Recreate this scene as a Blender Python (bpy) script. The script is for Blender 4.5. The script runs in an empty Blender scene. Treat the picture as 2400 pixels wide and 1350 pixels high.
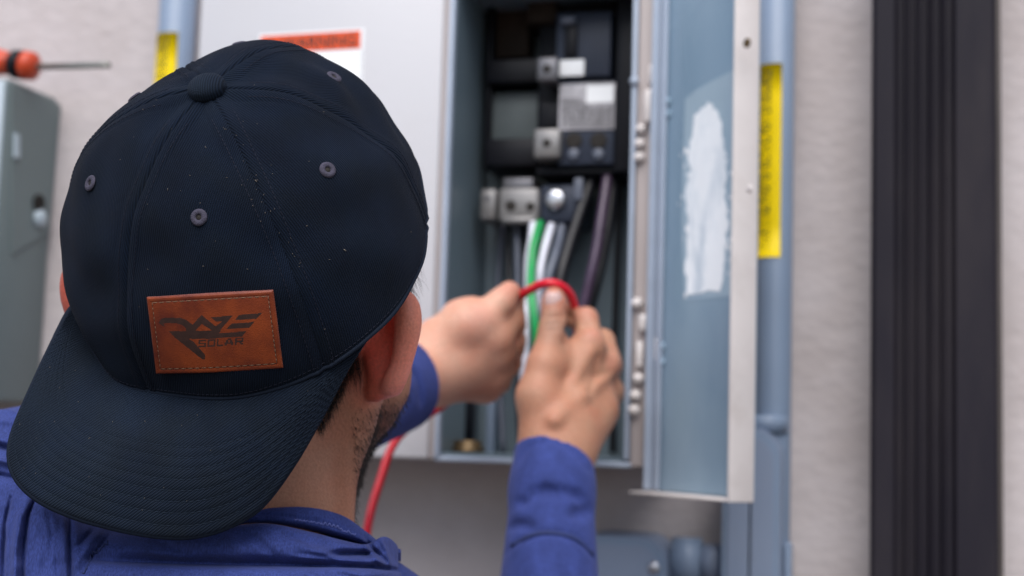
import bpy, bmesh, math, random
import numpy as np
from mathutils import Vector, Matrix

# ---------------------------------------------------------------- camera, light, exposure
scn = bpy.context.scene
rad = math.radians
FPX = 3297.0                       # focal length in pixels of a 2400 px wide frame
CAM = np.array([0.0, -1.42, 1.47])
YAW, PITCH, ROLL = rad(14.51), rad(5.95), rad(1.76)
def _rz(a):
    c, s = math.cos(a), math.sin(a); return np.array([[c, -s, 0], [s, c, 0], [0, 0, 1.]])
def _rx(a):
    c, s = math.cos(a), math.sin(a); return np.array([[1., 0, 0], [0, c, -s], [0, s, c]])
RC = _rz(YAW) @ _rx(math.pi / 2 + PITCH) @ _rz(ROLL)
cam_d = bpy.data.cameras.new('camera'); cam = bpy.data.objects.new('camera', cam_d)
scn.collection.objects.link(cam); scn.camera = cam
m4 = np.eye(4); m4[:3, :3] = RC; m4[:3, 3] = CAM
cam.matrix_world = Matrix(m4.tolist())
cam_d.sensor_width = 36.0; cam_d.lens = FPX / 2400 * 36.0
cam_d.clip_start = 0.02; cam_d.clip_end = 500
cam_d.dof.use_dof = True; cam_d.dof.focus_distance = 0.685; cam_d.dof.aperture_fstop = 7.0
cam_d.dof.aperture_blades = 0

world = bpy.data.worlds.new('World'); scn.world = world; world.use_nodes = True
wn = world.node_tree; bg = wn.nodes['Background']
sky = wn.nodes.new('ShaderNodeTexSky'); sky.sky_type = 'NISHITA'; sky.sun_disc = False
SUN_EL, SUN_AZ = rad(54), rad(174)     # azimuth clockwise from +Y
sky.sun_elevation = SUN_EL; sky.sun_rotation = SUN_AZ
sky.air_density = 1.0; sky.dust_density = 2.5; sky.ozone_density = 1.2
wn.links.new(sky.outputs[0], bg.inputs[0]); bg.inputs[1].default_value = 0.065
sun_d = bpy.data.lights.new('sun', 'SUN'); sun = bpy.data.objects.new('sun', sun_d)
scn.collection.objects.link(sun)
sun_d.energy = 1.5; sun_d.angle = rad(60); sun_d.color = (1.0, 0.985, 0.97)
sdir = Vector((math.sin(SUN_AZ) * math.cos(SUN_EL), math.cos(SUN_AZ) * math.cos(SUN_EL), math.sin(SUN_EL)))
sun.rotation_euler = (-sdir).to_track_quat('-Z', 'Y').to_euler(); sun.location = (0, 0, 5)
scn.view_settings.view_transform = 'Standard'; scn.view_settings.look = 'None'
scn.view_settings.exposure = 1.16; scn.view_settings.gamma = 1.0
scn.view_settings.use_curve_mapping = False
random.seed(7); RNG = np.random.default_rng(7)

# ---------------------------------------------------------------- helpers
A = np.array
def cw(v):                       # person-space (measured from the viewpoint) -> world
    return np.asarray(v, float) @ RC.T + CAM
def P(px, py, d):                # point at distance d along the view axis, person space
    return A([(px - 1200) / FPX * d, (675 - py) / FPX * d, -d])
def W(px, py, off):              # world point on the plane parallel to the wall, off metres in front of it
    r = RC @ A([(px - 1200) / FPX, (675 - py) / FPX, -1.0])
    t = (-off - CAM[1]) / r[1]
    return CAM + r * t
ORI = {}
def link(o, parent=None):
    scn.collection.objects.link(o)
    if parent is not None: o.parent = parent
def root(name, loc, label, cat, group=None):
    o = bpy.data.objects.new(name, None); o.empty_display_size = 0.05; link(o)
    o.location = tuple(loc); ORI[o.name] = A(loc, float)
    o['label'] = label; o['category'] = cat
    if group: o['group'] = group
    return o
def mk(name, V, F, mat, parent=None, smooth=True, uv=None, mats=None, fm=None, kind=None, label=None, cat=None, group=None, col=None):
    V = np.asarray(V, float); c = (V.min(0) + V.max(0)) / 2
    me = bpy.data.meshes.new(name)
    me.from_pydata((V - c).tolist(), [], [tuple(int(i) for i in f) for f in F])
    for m in (mats or [mat]): me.materials.append(m)
    if fm is not None: me.polygons.foreach_set('material_index', list(fm))
    me.polygons.foreach_set('use_smooth', [smooth] * len(me.polygons))
    if uv is not None:
        l = me.uv_layers.new(name='UVMap'); vi = np.zeros(len(me.loops), int); me.loops.foreach_get('vertex_index', vi)
        l.data.foreach_set('uv', np.asarray(uv, float)[vi].ravel())
    if col is not None:
        ca = me.color_attributes.new('tint', 'FLOAT_COLOR', 'POINT')
        ca.data.foreach_set('color', np.asarray(col, float).ravel())
    me.update()
    o = bpy.data.objects.new(name, me); link(o, parent)
    po = ORI[parent.name] if parent is not None else A([0, 0, 0.])
    o.location = tuple(c - po); ORI[o.name] = c
    if kind: o['kind'] = kind
    if label: o['label'] = label
    if cat: o['category'] = cat
    if group: o['group'] = group
    return o
class MB:
    """collects shapes for ONE mesh"""
    def __init__(s): s.V = []; s.F = []; s.n = 0
    def add(s, V, F):
        V = np.asarray(V, float); s.V.append(V); s.F += [tuple(i + s.n for i in f) for f in F]; s.n += len(V); return s
    def box(s, lo, hi, bev=0.0):
        lo = A(lo, float); hi = A(hi, float)
        if bev <= 0:
            V = [(x, y, z) for x in (lo[0], hi[0]) for y in (lo[1], hi[1]) for z in (lo[2], hi[2])]
            return s.add(V, [(0, 1, 3, 2), (4, 6, 7, 5), (0, 4, 5, 1), (2, 3, 7, 6), (0, 2, 6, 4), (1, 5, 7, 3)])
        bm = bmesh.new(); bmesh.ops.create_cube(bm, size=1)
        for v in bm.verts: v.co = Vector(((lo[i] + hi[i]) / 2 + v.co[i] * (hi[i] - lo[i]) for i in range(3)))
        bmesh.ops.bevel(bm, geom=bm.edges[:], offset=min(bev, (hi - lo).min() * .45), segments=2, profile=.5, affect='EDGES')
        bm.verts.index_update(); V = [tuple(v.co) for v in bm.verts]; F = [tuple(v.index for v in f.verts) for f in bm.faces]
        bm.free(); return s.add(V, F)
    def prism(s, poly, fn, d0, d1):
        """poly in 2D, fn(x,y,d)->world; closed extrusion from d0 to d1"""
        n = len(poly); V = [fn(x, y, d) for d in (d0, d1) for x, y in poly]
        F = [tuple(range(n)), tuple(range(2 * n - 1, n - 1, -1))] + [(i, i + n, (i + 1) % n + n, (i + 1) % n) for i in range(n)]
        return s.add(V, F)
    def tube(s, pts, r, n=10, caps=True, flat=1.0):
        pts = [A(p, float) for p in pts]; m = len(pts)
        rr = r if hasattr(r, '__len__') else [r] * m
        T = [pts[min(i + 1, m - 1)] - pts[max(i - 1, 0)] for i in range(m)]; T = [t / (np.linalg.norm(t) + 1e-12) for t in T]
        u = np.cross(T[0], [0, 0, 1.]);
        if np.linalg.norm(u) < 1e-3: u = np.cross(T[0], [0, 1., 0])
        u /= np.linalg.norm(u); V = []
        for i in range(m):
            u = u - T[i] * (u @ T[i]); u /= np.linalg.norm(u) + 1e-12; w = np.cross(T[i], u)
            for k in range(n):
                a = 2 * math.pi * k / n; V.append(pts[i] + rr[i] * (math.cos(a) * u + flat * math.sin(a) * w))
        F = [(i * n + k, i * n + (k + 1) % n, (i + 1) * n + (k + 1) % n, (i + 1) * n + k) for i in range(m - 1) for k in range(n)]
        if caps: F += [tuple(range(n - 1, -1, -1)), tuple(range((m - 1) * n, m * n))]
        return s.add(V, F)
    def lathe(s, c, ax, prof, n=24):
        """prof: (radius, height along ax)"""
        c = A(c, float); ax = A(ax, float); ax /= np.linalg.norm(ax)
        u = np.cross(ax, [0.3, 0.2, 0.9]); u /= np.linalg.norm(u); w = np.cross(ax, u)
        V = [c + ax * h + r * (math.cos(2 * math.pi * k / n) * u + math.sin(2 * math.pi * k / n) * w) for r, h in prof for k in range(n)]
        m = len(prof)
        F = [(i * n + k, i * n + (k + 1) % n, (i + 1) * n + (k + 1) % n, (i + 1) * n + k) for i in range(m - 1) for k in range(n)]
        F += [tuple(range(n - 1, -1, -1)), tuple(range((m - 1) * n, m * n))]
        return s.add(V, F)
    def build(s, name, mat, parent=None, **k):
        return mk(name, np.concatenate(s.V), s.F, mat, parent, **k)
def smooth_path(pts, n=8):
    pts = [A(p, float) for p in pts]; pts = [2 * pts[0] - pts[1]] + pts + [2 * pts[-1] - pts[-2]]; out = []
    for i in range(1, len(pts) - 2):
        for k in range(n):
            t = k / n; a, b, c, d = pts[i - 1:i + 3]
            out.append(.5 * (2 * b + (c - a) * t + (2 * a - 5 * b + 4 * c - d) * t * t + (3 * b - a - 3 * c + d) * t ** 3))
    out.append(pts[-2]); return out

# ---------------------------------------------------------------- materials
def new_mat(name):
    m = bpy.data.materials.new(name); m.use_nodes = True; return m, m.node_tree.nodes, m.node_tree.links
def nd(N, t, **k):
    n = N.new(t)
    for a, v in k.items(): setattr(n, a, v)
    return n
def mat(name, col, rough=.5, var=.08, vscale=12, bump=.0, bscale=200, metal=0., spec=.5, coat=0., dirt=None, dscale=6, damt=.3, stretch=None, sss=0):
    m, N, L = new_mat(name); b = N['Principled BSDF']
    b.inputs['Roughness'].default_value = rough; b.inputs['Metallic'].default_value = metal
    b.inputs['Specular IOR Level'].default_value = spec; b.inputs['Coat Weight'].default_value = coat
    tc = nd(N, 'ShaderNodeTexCoord'); src = tc.outputs['Object']
    if stretch:
        mp = nd(N, 'ShaderNodeMapping'); mp.inputs['Scale'].default_value = stretch; L.new(src, mp.inputs[0]); src = mp.outputs[0]
    nz = nd(N, 'ShaderNodeTexNoise'); nz.inputs['Scale'].default_value = vscale; nz.inputs['Detail'].default_value = 6; L.new(src, nz.inputs[0])
    mr = nd(N, 'ShaderNodeMapRange'); mr.inputs[3].default_value = 1 - var; mr.inputs[4].default_value = 1 + var
    mr.inputs[1].default_value = .3; mr.inputs[2].default_value = .7; L.new(nz.outputs[0], mr.inputs[0])
    mx = nd(N, 'ShaderNodeVectorMath', operation='SCALE'); mx.inputs[0].default_value = col; L.new(mr.outputs[0], mx.inputs['Scale'])
    out = mx.outputs[0]
    if dirt:
        n2 = nd(N, 'ShaderNodeTexNoise'); n2.inputs['Scale'].default_value = dscale; n2.inputs['Detail'].default_value = 8; n2.inputs['Roughness'].default_value = .65; L.new(src, n2.inputs[0])
        m2 = nd(N, 'ShaderNodeMapRange'); m2.inputs[1].default_value = .48; m2.inputs[2].default_value = .72; m2.inputs[4].default_value = damt; L.new(n2.outputs[0], m2.inputs[0])
        mi = nd(N, 'ShaderNodeMix', data_type='RGBA'); L.new(m2.outputs[0], mi.inputs[0]); L.new(out, mi.inputs[6]); mi.inputs[7].default_value = (*dirt, 1); out = mi.outputs[2]
    L.new(out, b.inputs['Base Color'])
    r2 = nd(N, 'ShaderNodeMapRange'); r2.inputs[3].default_value = max(rough - .08, .02); r2.inputs[4].default_value = min(rough + .1, 1); L.new(nz.outputs[0], r2.inputs[0]); L.new(r2.outputs[0], b.inputs['Roughness'])
    if bump > 0:
        n3 = nd(N, 'ShaderNodeTexNoise'); n3.inputs['Scale'].default_value = bscale; n3.inputs['Detail'].default_value = 5; L.new(src, n3.inputs[0])
        bp = nd(N, 'ShaderNodeBump'); bp.inputs['Distance'].default_value = bump; bp.inputs['Strength'].default_value = 1; L.new(n3.outputs[0], bp.inputs['Height']); L.new(bp.outputs[0], b.inputs['Normal'])
    if sss: b.inputs['Subsurface Weight'].default_value = sss
    return m

def twill(name, col, ang, pitch=.00105, fuzz=(.35, .38, .5)):
    m, N, L = new_mat(name); b = N['Principled BSDF']; b.inputs['Roughness'].default_value = .9
    b.inputs['Specular IOR Level'].default_value = .15
    b.inputs['Sheen Weight'].default_value = .02; b.inputs['Sheen Roughness'].default_value = .5; b.inputs['Sheen Tint'].default_value = (.5, .6, .85, 1)
    uv = nd(N, 'ShaderNodeUVMap'); uv.uv_map = 'UVMap'
    wob = nd(N, 'ShaderNodeTexNoise'); wob.inputs['Scale'].default_value = 90; L.new(uv.outputs[0], wob.inputs[0])
    def line(a, p):
        d = nd(N, 'ShaderNodeVectorMath', operation='DOT_PRODUCT'); d.inputs[1].default_value = (math.cos(a) * 6.28318 / p, math.sin(a) * 6.28318 / p, 0); L.new(uv.outputs[0], d.inputs[0])
        ad = nd(N, 'ShaderNodeMath', operation='MULTIPLY_ADD'); L.new(wob.outputs[0], ad.inputs[0]); ad.inputs[1].default_value = 3.0; L.new(d.outputs['Value'], ad.inputs[2])
        s = nd(N, 'ShaderNodeMath', operation='SINE'); L.new(ad.outputs[0], s.inputs[0]); return s
    s1 = line(ang, pitch); s2 = line(ang + 1.3, pitch * .55)
    mx = nd(N, 'ShaderNodeMath', operation='MULTIPLY_ADD'); L.new(s2.outputs[0], mx.inputs[0]); mx.inputs[1].default_value = .3; L.new(s1.outputs[0], mx.inputs[2])
    big = nd(N, 'ShaderNodeTexNoise'); big.inputs['Scale'].default_value = 28; big.inputs['Detail'].default_value = 4; L.new(uv.outputs[0], big.inputs[0])
    br = nd(N, 'ShaderNodeMapRange'); br.inputs[1].default_value = .3; br.inputs[2].default_value = .7; br.inputs[3].default_value = .72; br.inputs[4].default_value = 1.3; L.new(big.outputs[0], br.inputs[0])
    mr = nd(N, 'ShaderNodeMapRange'); mr.inputs[1].default_value = -1.2; mr.inputs[2].default_value = 1.2; mr.inputs[3].default_value = .55; mr.inputs[4].default_value = 1.5; L.new(mx.outputs[0], mr.inputs[0])
    ml = nd(N, 'ShaderNodeMath', operation='MULTIPLY'); L.new(mr.outputs[0], ml.inputs[0]); L.new(br.outputs[0], ml.inputs[1])
    hue = nd(N, 'ShaderNodeTexNoise'); hue.inputs['Scale'].default_value = 45; hue.inputs['Detail'].default_value = 3; L.new(uv.outputs[0], hue.inputs[0])
    hm = nd(N, 'ShaderNodeMapRange'); hm.inputs[1].default_value = .4; hm.inputs[2].default_value = .65; L.new(hue.outputs[0], hm.inputs[0])
    mi = nd(N, 'ShaderNodeMix', data_type='RGBA'); mi.inputs[6].default_value = (*col, 1); mi.inputs[7].default_value = (col[0] * 1.1, col[1] * 1.02, col[2] * .9, 1); L.new(hm.outputs[0], mi.inputs[0])
    sc = nd(N, 'ShaderNodeVectorMath', operation='SCALE'); L.new(mi.outputs[2], sc.inputs[0]); L.new(ml.outputs[0], sc.inputs['Scale'])
    L.new(sc.outputs[0], b.inputs['Base Color'])
    bp = nd(N, 'ShaderNodeBump'); bp.inputs['Distance'].default_value = .00014; L.new(mx.outputs[0], bp.inputs['Height']); L.new(bp.outputs[0], b.inputs['Normal'])
    return m

def jersey(name, col):
    m, N, L = new_mat(name); b = N['Principled BSDF']; b.inputs['Roughness'].default_value = .85; b.inputs['Specular IOR Level'].default_value = .2
    b.inputs['Sheen Weight'].default_value = .12; b.inputs['Sheen Tint'].default_value = (.5, .55, 1, 1)
    tc = nd(N, 'ShaderNodeTexCoord'); mp = nd(N, 'ShaderNodeMapping'); mp.inputs['Scale'].default_value = (1.6, 1.6, .35); mp.inputs['Rotation'].default_value = (.3, .2, 0); L.new(tc.outputs['Object'], mp.inputs[0])
    a = nd(N, 'ShaderNodeTexNoise'); a.inputs['Scale'].default_value = 900; a.inputs['Detail'].default_value = 2; L.new(mp.outputs[0], a.inputs[0])
    c = nd(N, 'ShaderNodeTexNoise'); c.inputs['Scale'].default_value = 60; c.inputs['Detail'].default_value = 4; L.new(mp.outputs[0], c.inputs[0])
    r = nd(N, 'ShaderNodeMapRange'); r.inputs[1].default_value = .3; r.inputs[2].default_value = .7; r.inputs[3].default_value = .72; r.inputs[4].default_value = 1.4; L.new(a.outputs[0], r.inputs[0])
    r2 = nd(N, 'ShaderNodeMapRange'); r2.inputs[1].default_value = .3; r2.inputs[2].default_value = .7; r2.inputs[3].default_value = .85; r2.inputs[4].default_value = 1.15; L.new(c.outputs[0], r2.inputs[0])
    ml = nd(N, 'ShaderNodeMath', operation='MULTIPLY'); L.new(r.outputs[0], ml.inputs[0]); L.new(r2.outputs[0], ml.inputs[1])
    sc = nd(N, 'ShaderNodeVectorMath', operation='SCALE'); sc.inputs[0].default_value = col; L.new(ml.outputs[0], sc.inputs['Scale']); L.new(sc.outputs[0], b.inputs['Base Color'])
    bp = nd(N, 'ShaderNodeBump'); bp.inputs['Distance'].default_value = .00012; L.new(a.outputs[0], bp.inputs['Height'])
    w = nd(N, 'ShaderNodeTexNoise'); w.inputs['Scale'].default_value = 35; w.inputs['Detail'].default_value = 3; L.new(tc.outputs['Object'], w.inputs[0])
    b2 = nd(N, 'ShaderNodeBump'); b2.inputs['Distance'].default_value = .003; b2.inputs['Strength'].default_value = .25; L.new(w.outputs[0], b2.inputs['Height']); L.new(bp.outputs[0], b2.inputs['Normal']); L.new(b2.outputs[0], b.inputs['Normal'])
    return m

def skin_mat():
    m, N, L = new_mat('skin'); b = N['Principled BSDF']; b.inputs['Roughness'].default_value = .52; b.inputs['Specular IOR Level'].default_value = .4
    b.inputs['Subsurface Weight'].default_value = .12; b.inputs['Subsurface Radius'].default_value = (.012, .004, .002); b.inputs['Subsurface Scale'].default_value = .6
    at = nd(N, 'ShaderNodeAttribute'); at.attribute_name = 'tint'
    tc = nd(N, 'ShaderNodeTexCoord')
    n = nd(N, 'ShaderNodeTexNoise'); n.inputs['Scale'].default_value = 45; n.inputs['Detail'].default_value = 6; L.new(tc.outputs['Object'], n.inputs[0])
    n2 = nd(N, 'ShaderNodeTexNoise'); n2.inputs['Scale'].default_value = 700; n2.inputs['Detail'].default_value = 3; L.new(tc.outputs['Object'], n2.inputs[0])
    r = nd(N, 'ShaderNodeMapRange'); r.inputs[1].default_value = .35; r.inputs[2].default_value = .7; r.inputs[3].default_value = 0; r.inputs[4].default_value = .6; L.new(n.outputs[0], r.inputs[0])
    mi = nd(N, 'ShaderNodeMix', data_type='RGBA', blend_type='MULTIPLY'); L.new(r.outputs[0], mi.inputs[0]); L.new(at.outputs[0], mi.inputs[6]); mi.inputs[7].default_value = (1, .72, .66, 1)
    r3 = nd(N, 'ShaderNodeMapRange'); r3.inputs[1].default_value = .3; r3.inputs[2].default_value = .7; r3.inputs[3].default_value = .86; r3.inputs[4].default_value = 1.1; L.new(n2.outputs[0], r3.inputs[0])
    sc = nd(N, 'ShaderNodeVectorMath', operation='SCALE'); L.new(mi.outputs[2], sc.inputs[0]); L.new(r3.outputs[0], sc.inputs['Scale']); L.new(sc.outputs[0], b.inputs['Base Color'])
    bp = nd(N, 'ShaderNodeBump'); bp.inputs['Distance'].default_value = .0003; L.new(n2.outputs[0], bp.inputs['Height']); L.new(bp.outputs[0], b.inputs['Normal'])
    return m

M = {}
def stucco():
    m, N, L = new_mat('stucco'); b = N['Principled BSDF']; b.inputs['Roughness'].default_value = .92; b.inputs['Specular IOR Level'].default_value = .2
    tc = nd(N, 'ShaderNodeTexCoord'); mp = nd(N, 'ShaderNodeMapping'); mp.inputs['Scale'].default_value = (1, 1, 1.35); L.new(tc.outputs['Object'], mp.inputs[0])
    n = nd(N, 'ShaderNodeTexNoise'); n.inputs['Scale'].default_value = 6; n.inputs['Detail'].default_value = 8; n.inputs['Roughness'].default_value = .6; L.new(tc.outputs['Object'], n.inputs[0])
    cr = nd(N, 'ShaderNodeValToRGB'); L.new(n.outputs[0], cr.inputs[0])
    cr.color_ramp.elements[0].position = .3; cr.color_ramp.elements[0].color = (.46, .41, .405, 1)
    cr.color_ramp.elements[1].position = .7; cr.color_ramp.elements[1].color = (.59, .545, .555, 1)
    L.new(cr.outputs[0], b.inputs['Base Color'])
    a = nd(N, 'ShaderNodeTexNoise'); a.inputs['Scale'].default_value = 48; a.inputs['Detail'].default_value = 7; a.inputs['Roughness'].default_value = .62; L.new(mp.outputs[0], a.inputs[0])
    v = nd(N, 'ShaderNodeTexVoronoi'); v.inputs['Scale'].default_value = 65; L.new(mp.outputs[0], v.inputs[0])
    ad = nd(N, 'ShaderNodeMath', operation='MULTIPLY_ADD'); L.new(v.outputs[0], ad.inputs[0]); ad.inputs[1].default_value = -.35; L.new(a.outputs[0], ad.inputs[2])
    bp = nd(N, 'ShaderNodeBump'); bp.inputs['Distance'].default_value = .0021; bp.inputs['Strength'].default_value = .7; L.new(ad.outputs[0], bp.inputs['Height']); L.new(bp.outputs[0], b.inputs['Normal'])
    return m
M['wall'] = stucco()
M['ground'] = mat('dark_paving_ground', (.12, .105, .09), .9, .15, 3, .002, 40)
M['white'] = mat('white_paint', (.53, .53, .56), .42, .03, 5, .0002, 120, dirt=(.5, .47, .45), dscale=9, damt=.12)
M['cream'] = mat('cream_paint', (.66, .615, .6), .45, .06, 14, .0002, 90, dirt=(.36, .3, .27), dscale=22, damt=.3)
M['jamb'] = mat('taupe_paint', (.42, .37, .36), .55, .12, 20, .0003, 90, dirt=(.25, .2, .18), dscale=18, damt=.4, stretch=(1, 1, .15))
M['bluegrey'] = mat('blue_grey_enamel', (.15, .20, .235), .38, .06, 8, .0002, 60)
M['edge'] = mat('pale_blue_edge', (.36, .42, .52), .35, .06, 30)
M['door'] = mat('door_enamel', (.21, .31, .41), .28, .1, 5, .0006, 9, dirt=(.36, .47, .56), dscale=7, damt=.55, stretch=(1, 1, .4))
M['pvc'] = mat('grey_pvc', (.20, .265, .37), .4, .06, 10, .0002, 60, dirt=(.2, .23, .3), dscale=12, damt=.3)
M['pvc2'] = mat('grey_pvc_body', (.21, .26, .36), .45, .08, 14, .0003, 60, dirt=(.18, .2, .25), dscale=14, damt=.35)
M['boxgrey'] = mat('box_grey', (.155, .195, .20), .5, .07, 9, .0003, 40, dirt=(.14, .17, .18), dscale=8, damt=.3)
M['boxlight'] = mat('box_light_edge', (.42, .5, .56), .4, .05, 9)
M['black'] = mat('black_plastic', (.006, .0065, .010), .42, .15, 30)
M['breaker'] = mat('breaker_plastic', (.03, .038, .06), .4, .15, 30)
M['lug'] = mat('lug_metal', (.15, .15, .165), .42, .1, 60, metal=.55)
M['terminal'] = mat('terminal_metal', (.22, .215, .215), .38, .12, 70, metal=.4)
M['hole'] = mat('dark_hole', (.015, .012, .01), .8)
M['plate'] = mat('grey_green_plate', (.10, .12, .125), .5, .15, 25)
M['brown'] = mat('brown_fibre', (.03, .02, .015), .7, .3, 30)
M['brass'] = mat('brass', (.16, .11, .06), .4, .2, 60, metal=.8)
M['steel'] = mat('steel', (.55, .56, .6), .3, .1, 80, metal=.9)
M['shaft'] = mat('tool_steel', (.28, .29, .27), .4, .1, 80, metal=.7)
M['orange'] = mat('orange_plastic', (.52, .055, .014), .4, .08, 40)
M['yellow'] = mat('yellow_vinyl', (.9, .66, .002), .4, .05, 40)
M['olabel'] = mat('orange_vinyl', (.72, .075, .008), .42, .05, 40)
M['residue'] = mat('sticker_paper_residue', (.88, .92, .96), .7, .06, 30, .0004, 200, dirt=(.38, .48, .58), dscale=45, damt=.75, stretch=(1, 1, .3))
M['rating'] = mat('printed_rating_label', (.42, .41, .44), .5, .35, 22, dirt=(.16, .16, .18), dscale=60, damt=.7)
M['paper'] = mat('white_label', (.88, .9, .92), .5, .02, 40)
M['ink'] = mat('black_ink', (.02, .018, .015), .6)
M['dimink'] = mat('faded_ink', (.2, .15, .02), .6)
M['greyink'] = mat('grey_print', (.28, .28, .3), .6)
M['redwire'] = mat('red_insulation', (.66, .004, .022), .3, .05, 60)
M['greenwire'] = mat('green_insulation', (.01, .3, .08), .3, .05, 60)
M['whitewire'] = mat('white_insulation', (.68, .7, .8), .3, .05, 60)
M['blackwire'] = mat('black_insulation', (.007, .007, .011), .45, .1, 60)
M['greywire'] = mat('grey_insulation', (.10, .115, .155), .4, .1, 60)
M['purplewire'] = mat('violet_black_insulation', (.065, .04, .075), .28, .1, 60)
M['spout'] = mat('charcoal_paint', (.013, .011, .018), .62, .12, 8, .0003, 60, dirt=(.06, .05, .05), dscale=10, damt=.35, stretch=(1, 1, .2))
M['spout'].node_tree.nodes['Principled BSDF'].inputs['Specular IOR Level'].default_value = .22
M['spoutedge'] = mat('brown_edge', (.10, .085, .08), .5, .2, 10)  # lighter brown for the right side of the downspout
M['hoodie'] = jersey('heather_blue_jersey', (.030, .046, .175))
M['trim'] = mat('dark_blue_seam', (.016, .028, .11), .8, .15, 60)
M['hthread'] = mat('blue_thread', (.12, .15, .42), .7)
M['trousers'] = mat('work_trousers', (.06, .065, .075), .85, .15, 30, .0006, 300)
M['shoe'] = mat('brown_boot_leather', (.08, .045, .025), .6, .15, 30)
M['skin'] = skin_mat()
for k_, v_ in (('black', .2), ('breaker', .25), ('brown', .2), ('yellow', .2), ('plate', .3)): M[k_].node_tree.nodes['Principled BSDF'].inputs['Specular IOR Level'].default_value = v_
M['nail'] = mat('fingernail', (.62, .40, .36), .3, .03, 60, sss=.1)
M['eyewhite'] = mat('eye_white', (.7, .67, .64), .2, .02, 40)
M['iris'] = mat('brown_iris', (.03, .015, .008), .2, .1, 60)
M['hair'] = mat('dark_hair', (.012, .008, .007), .5, .2, 60)
M['cap0'] = twill('navy_twill', (.0024, .0062, .0158), rad(-18))
M['cap1'] = twill('navy_twill_left', (.0024, .0062, .0158), rad(32))
M['cap2'] = twill('navy_twill_right', (.0024, .0062, .0158), rad(-5))
M['brimthread'] = mat('brim_thread', (.017, .025, .04), .8)
M['brim'] = twill('navy_twill_brim', (.0068, .0124, .0245), rad(30), .00118)  # paler than the crown: light on the brim is put into the colour
M['capthread'] = mat('navy_thread', (.010, .015, .027), .7)
M['capthread2'] = mat('dull_seam_thread', (.018, .02, .032), .7)
M['eyelet'] = mat('eyelet_thread', (.046, .042, .068), .85, .3, 900, .0004, 1500)
M['lint'] = mat('lint', (.16, .14, .12), .9)
for k_ in ('capthread', 'capthread2', 'brimthread', 'lint'): M[k_].node_tree.nodes['Principled BSDF'].inputs['Specular IOR Level'].default_value = .08
def leather():
    m, N, L = new_mat('tan_leather'); b = N['Principled BSDF']; b.inputs['Specular IOR Level'].default_value = .35
    tc = nd(N, 'ShaderNodeTexCoord')
    n = nd(N, 'ShaderNodeTexNoise'); n.inputs['Scale'].default_value = 60; n.inputs['Detail'].default_value = 6; L.new(tc.outputs['Object'], n.inputs[0])
    cr = nd(N, 'ShaderNodeValToRGB'); L.new(n.outputs[0], cr.inputs[0])
    cr.color_ramp.elements[0].position = .32; cr.color_ramp.elements[0].color = (.105, .015, .007, 1)
    cr.color_ramp.elements[1].position = .66; cr.color_ramp.elements[1].color = (.26, .047, .010, 1)
    L.new(cr.outputs[0], b.inputs['Base Color'])
    a = nd(N, 'ShaderNodeTexNoise'); a.inputs['Scale'].default_value = 1400; a.inputs['Detail'].default_value = 4; L.new(tc.outputs['Object'], a.inputs[0])
    bp = nd(N, 'ShaderNodeBump'); bp.inputs['Distance'].default_value = .00018; L.new(a.outputs[0], bp.inputs['Height']); L.new(bp.outputs[0], b.inputs['Normal'])
    b.inputs['Roughness'].default_value = .5
    return m
M['leather'] = leather()
M['ledge'] = mat('leather_edge', (.2, .07, .06), .6, .2, 300, .0003, 900)
M['burn'] = mat('burnt_leather', (.035, .012, .008), .7, .3, 300)
M['pthread'] = mat('patch_thread', (.14, .08, .045), .7, .2, 300)

# ---------------------------------------------------------------- setting
def sheet(name, V, mat_, kind='structure'):
    return mk(name, V, [(0, 1, 2, 3)], mat_, smooth=False, kind=kind)
sheet('ground', [(-30, -40, 0), (30, -40, 0), (30, 20, 0), (-30, 20, 0)], M['ground'])
b = MB().box((-5, 0, -.1), (5, .25, 3.4)); wall = b.build('wall', M['wall'], smooth=False)
wall['kind'] = 'structure'

# ---------------------------------------------------------------- text
def text_mesh(body, spacing=1.0, bold=.0):
    cu = bpy.data.curves.new('txt', 'FONT'); cu.body = body; cu.size = 1.0; cu.space_character = spacing; cu.offset = bold; cu.resolution_u = 3
    o = bpy.data.objects.new('txt', cu); scn.collection.objects.link(o)
    dg = bpy.context.evaluated_depsgraph_get(); me = bpy.data.meshes.new_from_object(o.evaluated_get(dg))
    V = A([v.co[:] for v in me.vertices]); F = [tuple(p.vertices) for p in me.polygons]
    bpy.data.objects.remove(o); bpy.data.curves.remove(cu); bpy.data.meshes.remove(me)
    V[:, :2] -= V[:, :2].min(0); return V, F
def text_on(name, body, fn, w, h, mat_, parent, bold=.0):
    """fn(u,v)->world point; text box scaled to w x h"""
    V, F = text_mesh(body, bold=bold); s = V[:, :2].max(0); V2 = [fn(v[0] / s[0] * w, v[1] / s[1] * h) for v in V]
    return mk(name, V2, F, mat_, parent, smooth=False)
def X(px, off, py=600): return W(px, py, off)[0]
def Z(py, off, px=1200): return W(px, py, off)[2]
def pbox(px0, py0, px1, py1, off, back, bev=.0012, mb=None):
    p = W(px0, (py0 + py1) / 2, off); q = W(px1, (py0 + py1) / 2, off); c = (px0 + px1) / 2
    z1 = W(c, py0, off)[2]; z0 = W(c, py1, off)[2]
    return (mb or MB()).box((p[0], -off, z0), (q[0], -back, z1), bev)

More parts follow.
